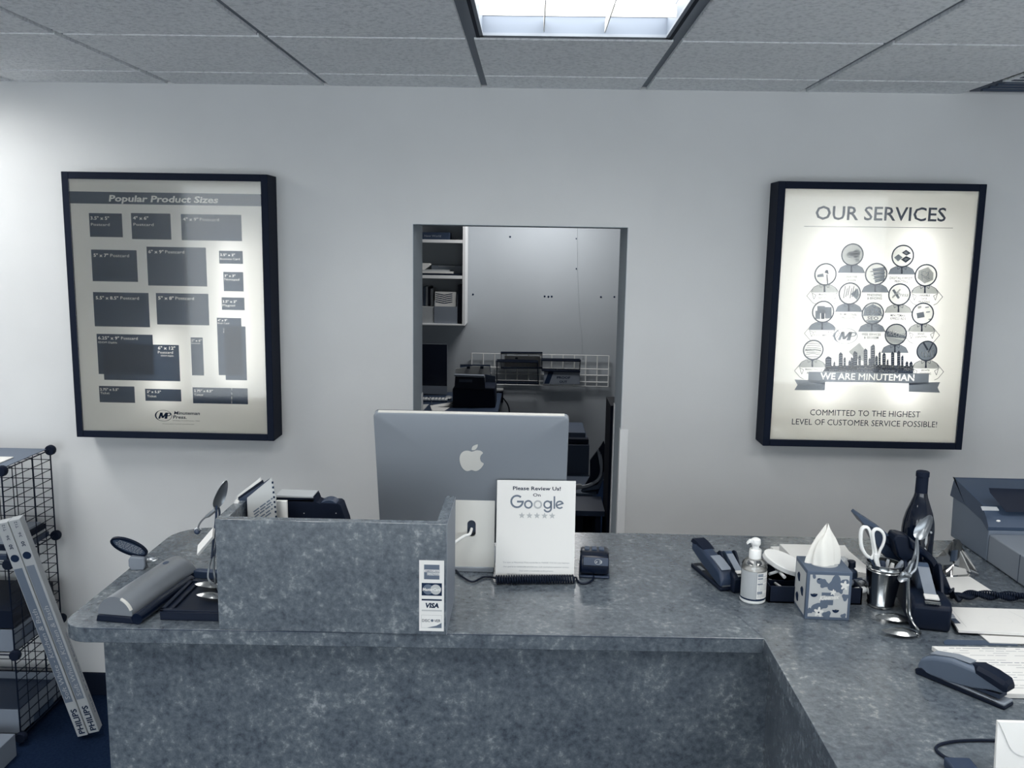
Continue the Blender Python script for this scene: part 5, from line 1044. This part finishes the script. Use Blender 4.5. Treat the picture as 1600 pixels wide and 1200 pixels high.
# ================================================================== back room
t = thing('wall_shelf', 'white wall shelf unit with three levels in the back room', 'shelf', (-.75, 7.2, 1.39))
yF, yB = 7.05, 7.345; xr = Q(727, 440, yF).x; xl = xr - 1.0
zs = [Q(695, 506, yF).z, Q(695, 433, yF).z, Q(695, 377, yF).z]
b = B(t); b.box(xr - .022, xr, yF, yB, zs[0] - .0, 2.40); b.obj('side_board', TRIM, t)
for i, z in enumerate(zs): b = B(t); b.box(xl, xr - (.0 if i == 0 else .024), yF - .0, yB, z - .012, z + .012 if i else z - .0005); b.obj('shelf_board', TRIM, t, bevel=.001)
b = B(t); b.box(xl, xr - .022, yB - .008, yB - .001, zs[0], 2.40); b.obj('back_board', REARW, t)
b = B(t); b.box(xl, xr, yF, yB, 2.40, 2.42); b.box(xl - .02, xl, yF, yB, zs[0], 2.42); b.obj('outer_boards', TRIM, t)
def atb(px, y, dz0, w, d, h, name, label, cat, m, px2=None):
    x0 = Q(px, 440, y).x; x1 = Q(px2, 440, y).x if px2 else x0 + w; return bx(name, label, cat, x0, x1, y, y + d, dz0, dz0 + h, m)
t, o = atb(640, 7.07, zs[2] + .0125, 0, .2, .055, 'book', 'thick dark book lying on the top level of the back room shelf', 'book', CHAR, 702)
b = B(t); b.text('New World', Q(663, 370, 7.069) + Y_ * 0, X, Zv, .016, .13, 'l', .02); b.text('Dictionary', Q(663, 376, 7.0695), X, Zv, .012, .10, 'l', .0)
b.v = [Vector((v.x, v.y, v.z)) for v in b.v]; b.obj('spine_text', GREY, o)
z = zs[1] + .0125
for n, (p0, p1, h, m, lab) in enumerate(((640, 722, .014, BLK, 'dark folder lowest of the pile on the middle back room shelf'), (645, 708, .014, PAPER, 'white paper bundle above the dark folder on the middle back room shelf'), (648, 702, .012, GREYL, 'pale paper bundle on top of the white one on the middle back room shelf'))):
    atb(p0, 7.065 + .01 * n, z, 0, .1, h, 'paper_bundle' if n else 'folder', lab, 'paper' if n else 'folder', m, p1); z += h + .0005
t = thing('paper_wad', 'rumpled white papers on the pile at the left of the middle back room shelf', 'paper', Q(664, 418, 7.11)); b = B(t); b.slab([Q(640, 424, 7.1), Q(660, 424, 7.1), Q(673, 414, 7.1), Q(671, 411.5, 7.1), Q(655, 411, 7.1), Q(640, 413, 7.1)], (0, .1, .0)); b.obj('sheets', PAPER, t)
t, o = atb(674, 7.18, zs[1] + .0125, 0, .14, .075, 'storage_box', 'grey box at the back of the middle back room shelf', 'box', GREY, 722)
b = B(t); a = Q(685, 416, 7.1795); b.flat(rect_xz(a.x, a.x + .13, a.z - .003, a.z + .003, 7.1792)); b.obj('stripe', GREYL, o)
z = zs[0] + .0005
for n, (p0, p1, top, m, lab) in enumerate(((655, 661, 450, GREY, 'grey book at the left end of the row on the lowest back room shelf'), (661.5, 665, 448, GREYD, 'dark grey book second in the row on the lowest back room shelf'), (665.3, 668.5, 447.5, GREYL, 'pale thin book with a dark neighbour on the lowest back room shelf'), (668.8, 672.5, 448, BLK, 'black book in the middle of the row on the lowest back room shelf'), (673, 677, 451, GREYL, 'white-topped book right of the black one on the lowest back room shelf'))):
    x0, x1 = Q(p0, 440, 7.14).x, Q(p1, 440, 7.14).x; bx('book', lab, 'book', x0, x1, 7.14, 7.33, z, Q(665, top, 7.14).z, m)
t, o = atb(650, 7.075, z, 0, .06, Q(665, 479, 7.075).z - z, 'magazine_file', 'low white magazine file in front of the books on the lowest back room shelf', 'file', GREYL, 678)
t = thing('magazine_file', 'grey magazine file holding a striped magazine on the lowest back room shelf', 'file', (Q(696, 490, 7.07).x, 7.09, z)); x0, x1 = Q(678.5, 440, 7.07).x, Q(715, 440, 7.07).x
b = B(t); b.box(x0, x1, 7.07, 7.075, z, Q(696, 479, 7.07).z); b.box(x0, x0 + .003, 7.075, 7.3, z, Q(696, 470, 7.07).z); b.box(x1 - .003, x1, 7.075, 7.3, z, Q(696, 460, 7.07).z); b.obj('file_body', GREY, t)
t = thing('magazine', 'white magazine with dark zigzag stripes standing in the grey file', 'magazine', (Q(696, 470, 7.09).x, 7.09, z)); xa, xb_ = Q(680, 440, 7.09).x, Q(713, 440, 7.09).x; zt2 = Q(696, 456, 7.09).z
b = B(t); b.box(xa, xb_, 7.085, 7.1, z + .001, zt2); mg = b.obj('cover', PAPER, t)
b = B(t)
for k in range(5):
    zz = zt2 - .022 - k * .016; xm = (xa + xb_) / 2 - .01; stroke(b, [(xa + .004, 7.0845, zz + .008), (xm, 7.0845, zz - .004), (xb_ - .03, 7.0845, zz + .008)], .007, (0, -1, 0))
b.obj('stripes', INK, mg)
atb(716, 7.09, z, 0, .2, Q(718, 446, 7.09).z - z, 'binder', 'tall dark binder at the right end of the lowest back room shelf', 'binder', BLK, 721.5)
# desk
t = thing('back_desk', 'dark desk along the rear wall of the back room', 'desk', (-.75, 6.95, 0)); xd1 = Q(782, 640, 6.95).x
b = B(t); b.box(-1.9, xd1, 6.30, 7.2, .722, .75); b.obj('desk_top', mat('desk_top_grey', .2, .45), t, bevel=.002)
for x, y in ((-1.87, 6.34), (xd1 - .06, 6.34), (-1.87, 7.27), (xd1 - .06, 7.27)): b = B(t); b.box(x, x + .04, y, y + .04, 0, .7215); b.obj('leg', CHAR, t)
# all-in-one computer in the back room
y = 7.03; xr2 = Q(698.5, 580, y).x; zt2, zm, zb2 = Q(690, 538, y).z, Q(690, 603, y).z, Q(690, 616, y).z; w = .65
t = thing('desktop_computer', 'all-in-one computer with a black screen and silver chin in the back room', 'computer', (xr2 - w / 2, y + .06, .75))
b = B(t); b.box(xr2 - w, xr2, y + .002, y + .03, zb2, zt2); b.obj('rear_shell', ALU, t, bevel=.008)
b = B(t); b.box(xr2 - w, xr2, y, y + .0018, zm, zt2); b.obj('screen', BLKS, t)
b = B(t); b.box(xr2 - w, xr2, y, y + .0018, zb2, zm - .0005); b.obj('chin', mat('chin_metal', .5, .5), t)
b = B(t); c = xr2 - w / 2; b.box(c - .09, c + .09, y + .03, y + .04, .756, zb2 + .12); b.box(c - .09, c + .09, y - .05, y + .14, .7505, .757); b.obj('stand', ALU, t)
t = thing('keyboard', 'white computer keyboard on the back room desk', 'keyboard', (-.72, 6.78, .75)); b = B(t); x0, x1 = Q(655, 632, 5.95).x, Q(682, 632, 5.95).x; b.box(x0 - .2, x1, 6.72, 6.83, .7505, .762); b.obj('deck', GREYD, t)
b = B(t)
for i in range(12):
    for j in range(4): b.box(x1 - .02 - i * .026, x1 - .002 - i * .026, 6.726 + j * .025, 6.746 + j * .025, .7622, .770)
b.obj('keys', WHT, t)
t = thing('computer_mouse', 'pale computer mouse beside the dark printer in the back room', 'mouse', Q(701, 626, 6.85)); t.location.z = .7505; b = B(); b.ell((0, 0, .014), (.028, .045, .014), 14, 8); b.obj('shell', GREYL, t)
t = thing('loose_cable', 'thin dark cable looping over the papers on the back room desk', 'cable', Q(690, 630, 6.7)); t.location.z = .75; b = B(t); q = lambda x, yv, h=.004: P(x, yv, .75 + h); b.tube(bez([q(668, 618, .10), q(674, 626, .06), q(676, 633), q(690, 636), q(706, 634), q(712, 630)], 5), .002, 6); b.obj('cable', CHAR, t)
zz = .7505
t = thing('paper_sheet', 'white sheet fanned over the front of the back room desk', 'paper', (-.62, 6.6, zz)); b = B(t); b.slab([P(x, yv, zz) for x, yv in ((672, 634), (707, 629), (704, 636), (690, 645), (676, 645))], (0, 0, .003)); b.obj('sheet', PAPER, t)
t = thing('paper_sheet', 'grey sheet lying at the left of the back room desk beside the wall edge', 'paper', (-.8, 6.55, zz)); b = B(t); b.slab([P(x, yv, zz) for x, yv in ((650, 632), (670, 632), (662, 641), (650, 645))], (0, 0, .002)); b.obj('sheet', PAPERG, t)
# dark printer on the desk
y = 6.53; t = thing('printer', 'black printer with paper standing in its rear tray in the back room', 'printer', (Q(740, 640, y).x, y + .1, .75))
b = B(t); b.slab([Q(px, py, y) for px, py in ((707, 638), (707, 608), (711, 603), (774, 606), (774, 638))], (0, .26, 0)); b.obj('body', BLKM, t, bevel=.01)
b = B(t); b.slab([Q(px, py, y - .01) for px, py in ((710, 606), (711, 589), (757, 590), (758, 610))], (0, .05, .0)); b.obj('front_lid', BLK, t, bevel=.004)
b = B(t); b.slab([Q(px, py, y - .012) for px, py in ((709.5, 588), (710, 585.5), (756, 587), (757, 590))], (0, .05, .0)); b.obj('lid_edge', GREY, t)
b = B(t); a, c = Q(717, 597, y - .011), Q(738, 593, y - .011); b.flat(rect_xz(a.x, c.x, a.z, c.z, y - .0112)); b.obj('name_plate', CHAR, t)
b = B(t); b.slab([Q(px, py, y + .272) for px, py in ((759, 608), (758, 585), (774, 588), (774, 606))], (0, .01, 0)); b.obj('rear_tray', CHAR, t)
t = thing('paper_sheet', 'pale paper standing in the rear tray of the black printer, with clips', 'paper', Q(740, 590, y + .29)); b = B(t); b.slab([Q(px, py, y + .29) for px, py in ((711, 604), (712, 576), (740, 572), (765, 573), (767, 604))], (0, .008, 0)); b.obj('sheet', PAPERG, t)
b = B(t)
for px in (732, 753): a = Q(px, 574, y + .288); b.box(a.x - .012, a.x + .012, a.y - .006, a.y + .016, a.z - .01, a.z + .008)
b.obj('clips', BLK, t)
t = thing('board', 'grey board leaning behind the paper on the black printer', 'board', Q(745, 585, 7.25)); b = B(t); b.slab([Q(px, py, 7.25) for px, py in ((718, 604), (719, 569.5), (766, 570), (767, 604))], (0, .01, 0)); b.obj('panel', GREYD, t)
b = B(t); b.slab([Q(px, py, 7.248) for px, py in ((719, 571), (719, 569.3), (766, 569.8), (768, 604), (766, 604), (765, 571.5))], (0, .003, 0)); b.obj('rim', CHAR, t)
# box and socket right of the printer
t = thing('outlet_box', 'black socket block with a white edge on the rear wall beside the printer', 'outlet', Q(780, 620, 7.29)); b = B(t); b.slab([Q(px, py, 7.27) for px, py in ((774, 629), (774, 611), (786, 611), (786, 629))], (0, .078, 0)); b.obj('block', BLK, t)
b = B(t); b.slab([Q(px, py, 7.268) for px, py in ((774, 611), (774, 608.5), (786, 609), (786, 611))], (0, .08, 0)); b.obj('white_edge', WHT, t); b = B(t); ringf(b, Q(779, 616, 7.2695), .010, .013, X, Zv, 16); b.obj('socket_ring', GREY, t)
b = B(t); b.tube(bez([Q(786, 622, 7.28), Q(790, 627, 7.28), Q(794, 634, 7.28), Q(796, 646, 7.28), Q(797, 690, 7.28)], 5), .006, 6); b.obj('lead', BLK, t)
# wire grid on the rear wall with baskets
y = 7.32; gx0, gx1, gz0, gz1 = Q(737, 575, y).x, Q(951, 575, y).x, Q(850, 602, y).z, Q(850, 554, y).z
t = thing('wall_grid', 'pale wire grid panel mounted on the rear wall of the back room', 'wire grid', ((gx0 + gx1) / 2, y, gz0))
b = B(t)
for k in range(13): x = gx0 + (gx1 - gx0) * k / 12; wire(b, (x, y, gz0), (x, y, gz1), .0052)
for z in (gz0, gz0 + .035, gz0 + (gz1 - gz0) * .36, gz0 + (gz1 - gz0) * .56, gz1): wire(b, (gx0, y, z), (gx1, y, z), .0035 if z in (gz0, gz1) else .0052)
b.obj('wires', WHT, t)
def basket(label, pts, yb, dep, name='wire_basket', m=CHAR):
    t = thing(name, label, 'basket', Q(sum(p[0] for p in pts) / 4, pts[0][1], yb)); a = [Q(px, py, yb) for px, py in pts]; c = [p + Vector((0, dep, .0)) for p in a]
    b = B(t); b.tube(a, .009, 5, close=True); b.tube(c, .007, 5, close=True)
    for p, q in zip(a, c): wire(b, p, q, .005)
    b.obj('frame', BLK, t)
    b = B(t); b.slab([a[0] + Y_ * .004, a[1] + Y_ * .004, a[2] + Y_ * .004, a[3] + Y_ * .004], (0, .002, 0)); b.slab([c[0], c[1], a[1], a[0]], (0, 0, .002)); b.obj('mesh_sides', m, t)
    return t
MESH = clear('wire_mesh', .88, .5, .02)
basket('grey mesh basket highest on the wire grid, holding a white paper', [(783, 575), (783, 551), (847, 551.5), (847, 575)], 7.29, .022, m=MESH)
t = thing('paper_sheet', 'white sheet with a small dark mark in the highest basket', 'paper', Q(815, 565, 7.3)); b = B(t); b.slab([Q(px, py, 7.298) for px, py in ((788, 575), (788, 556), (844, 556.5), (844, 575))], (0, .005, 0)); sh = b.obj('sheet', PAPER, t); b = B(t); b.flat([Q(px, py, 7.2975) for px, py in ((805, 561), (809, 561), (809, 558.5), (805, 558.5))]); b.obj('mark', INK, sh)
basket('large black-rimmed mesh basket at the left of the wire grid', [(776, 598), (776, 564.5), (840, 566), (841, 599)], 7.19, .09, m=MESH)
basket('shallow black-rimmed mesh basket at the right of the wire grid above the proof sign', [(847, 579), (846, 563), (907, 564), (906, 581)], 7.19, .09, m=MESH)
t = thing('proof_sign', 'grey card reading proof out, below the right basket on the wire grid', 'sign', Q(876, 600, 7.305)); b = B(t); b.slab([Q(px, py, 7.29) for px, py in ((849, 600), (850, 580), (906, 581), (906, 600))], (0, .004, 0)); sg = b.obj('card', GREY, t)
b = B(t); b.flat([Q(px, py, 7.2895) for px, py in ((850, 599.5), (857, 581), (865, 581), (858, 599.5))]); b.text('PROOF', Q(870, 591.5, 7.2893), X, Zv, .018, .11, 'l', .03); b.text('OUT', Q(874, 598, 7.2893), X, Zv, .018, .064, 'l', .03); b.obj('lettering', INK, sg)
t = thing('hanging_slip', 'pale narrow strip of paper hanging beside the large basket', 'paper', Q(772, 590, 7.29)); b = B(t); b.slab([Q(px, py, 7.28) for px, py in ((768, 604), (768, 576), (774, 576), (774, 604))], (0, .003, 0)); b.obj('slip', GREYL, t)
# dark things low down at the right of the opening
y = 5.6
def dk(name, label, cat, pts, y, dep, m, bev=.003): 
    t = thing(name, label, cat, Q(pts[0][0], pts[0][1], y)); b = B(t); b.slab([Q(px, py, y) for px, py in pts], (0, dep, 0)); b.obj('body', m, t, bevel=bev); return t
def floor_box(name, label, cat, px0, px1, py, y, dep, m, z0=0):
    x0, x1 = Q(px0, py, y).x, Q(px1, py, y).x; z = Q(px0, py, y).z; t = thing(name, label, cat, ((x0 + x1) / 2, y + dep / 2, z0)); b = B(t); b.box(x0, x1, y, y + dep, z0, z); b.obj('body', m, t, bevel=.004); return t
floor_box('cabinet', 'low dark cabinet in the back room seen past the computer edge', 'cabinet', 845, 921, 694, 5.8, .5, mat('cabinet_dark', .17, .6))
t = floor_box('machine_box', 'grey-topped box on the low dark cabinet', 'box', 858, 915, 675, 5.9, .35, mat('box_dark', .24, .6), Q(880, 694, 5.8).z + .0005)
floor_box('black_slab', 'black flat case on the front of the low dark cabinet', 'case', 850, 920, 685, 5.82, .06, BLKM, Q(880, 694, 5.8).z + .0005)
t = thing('cable_tray', 'tilted dark panel with a pale bundle of cables beside the low cabinet', 'panel', Q(935, 760, 5.3)); b = B(t); b.slab([Q(px, py, 5.35) for px, py in ((922, 720), (939, 697), (943, 690), (944, 690), (951, 725), (934, 772), (908, 768), (922, 745))], (0, .02, 0)); b.obj('panel', BLKM, t)
b = B(t); b.slab([Q(px, py, 5.34) for px, py in ((909, 764), (934, 757), (951, 721), (952, 729), (936, 764), (910, 768))], (0, .006, 0)); b.obj('panel_rim', GREYD, t)
b = B(t)
for k in range(3): b.tube(bez([Q(934 + k * 2, 702 + 4 * k, 5.33), Q(938 + k, 722, 5.32), Q(939, 738 + k * 2, 5.32), Q(933, 750 + k, 5.32), Q(918, 758 + k, 5.32), Q(896, 762 + k, 5.32)], 5), .007, 6)
b.obj('cables', GREY, t)
b = B(t); b.slab([Q(px, py, 5.315) for px, py in ((894, 764), (894, 759), (906, 757), (909, 758), (906, 763))], (0, .02, 0)); b.obj('paper_wrap', GREYL, t)
def board(name, label, cat, px0, px1, py, y, dep, th, m): 
    x0, x1 = Q(px0, py, y).x, Q(px1, py, y).x; z = Q(px1, py, y).z; t = thing(name, label, cat, ((x0 + x1) / 2, y, 0)); b = B(t); b.box(x0, x1, y, y + dep, z - th, z); b.obj('board', m, t)
    for x in (x0 + .01, x1 - .05): b = B(t); b.box(x, x + .03, y + .02, y + dep - .02, 0, z - th - .0005); b.obj('leg', BLKM, t)
    return t
board('low_shelf', 'thin grey shelf edge under the pale cables', 'shelf', 800, 932, 772, 5.3, .45, .012, GREYD)
board('step_stool', 'dark low bench with a lighter top edge at the bottom of the opening', 'bench', 790, 945, 799, 4.95, .30, .03, CHAR)
t = thing('dark_door', 'dark upright panel edge inside the right side of the opening', 'panel', (.52, 5.1, 0)); x0 = Q(954, 640, 4.9).x; b = B(t); b.box(x0, x0 + .06, 4.9, 5.2, 0, Q(955, 634, 4.9).z); b.obj('panel', BLKM, t)
# ================================================================== which repeats belong together
GROUPS = [('recessed ceiling light', 'recessed ceiling lights'), ('light box poster', 'light box posters on the back wall'), ('lamp tube carton', 'lamp tube cartons leaning on the rack'), ('second rack shelf', 'pile on the second rack shelf'),
          ('carton', 'cartons at the wire rack'), ('basket ', 'baskets on the wire grid'), ('book at|book second|book in|thin book|book right', 'books on the lowest back room shelf'), ('middle back room shelf', 'papers on the middle back room shelf'),
          ('marker|pen ', 'pens and markers on the counter'), ('crumpled', 'crumpled wrap in the organiser'), ('spoon', 'spoon figures on the counter'), ('folder|booklet|sheet standing', 'documents behind the raised screen'), ('tape dispenser', 'black tape dispensers'), ('stapler', 'staplers on the counter'), ('papers behind the organiser|thick white paper stack', 'papers behind the organiser')]
for o in list(S.objects):
    if o.parent or 'label' not in o or 'group' in o: continue
    for keys, g in GROUPS:
        if any(k in o['label'] for k in keys.split('|')) and o['category'] in ('ceiling light', 'light box', 'box', 'folder', 'paper', 'carton', 'basket', 'book', 'pen', 'marker', 'wrap', 'figurine', 'booklet', 'tape dispenser', 'stapler', 'sheet'):
            if o['category'] == 'basket' or g != 'baskets on the wire grid': o['group'] = g
            break
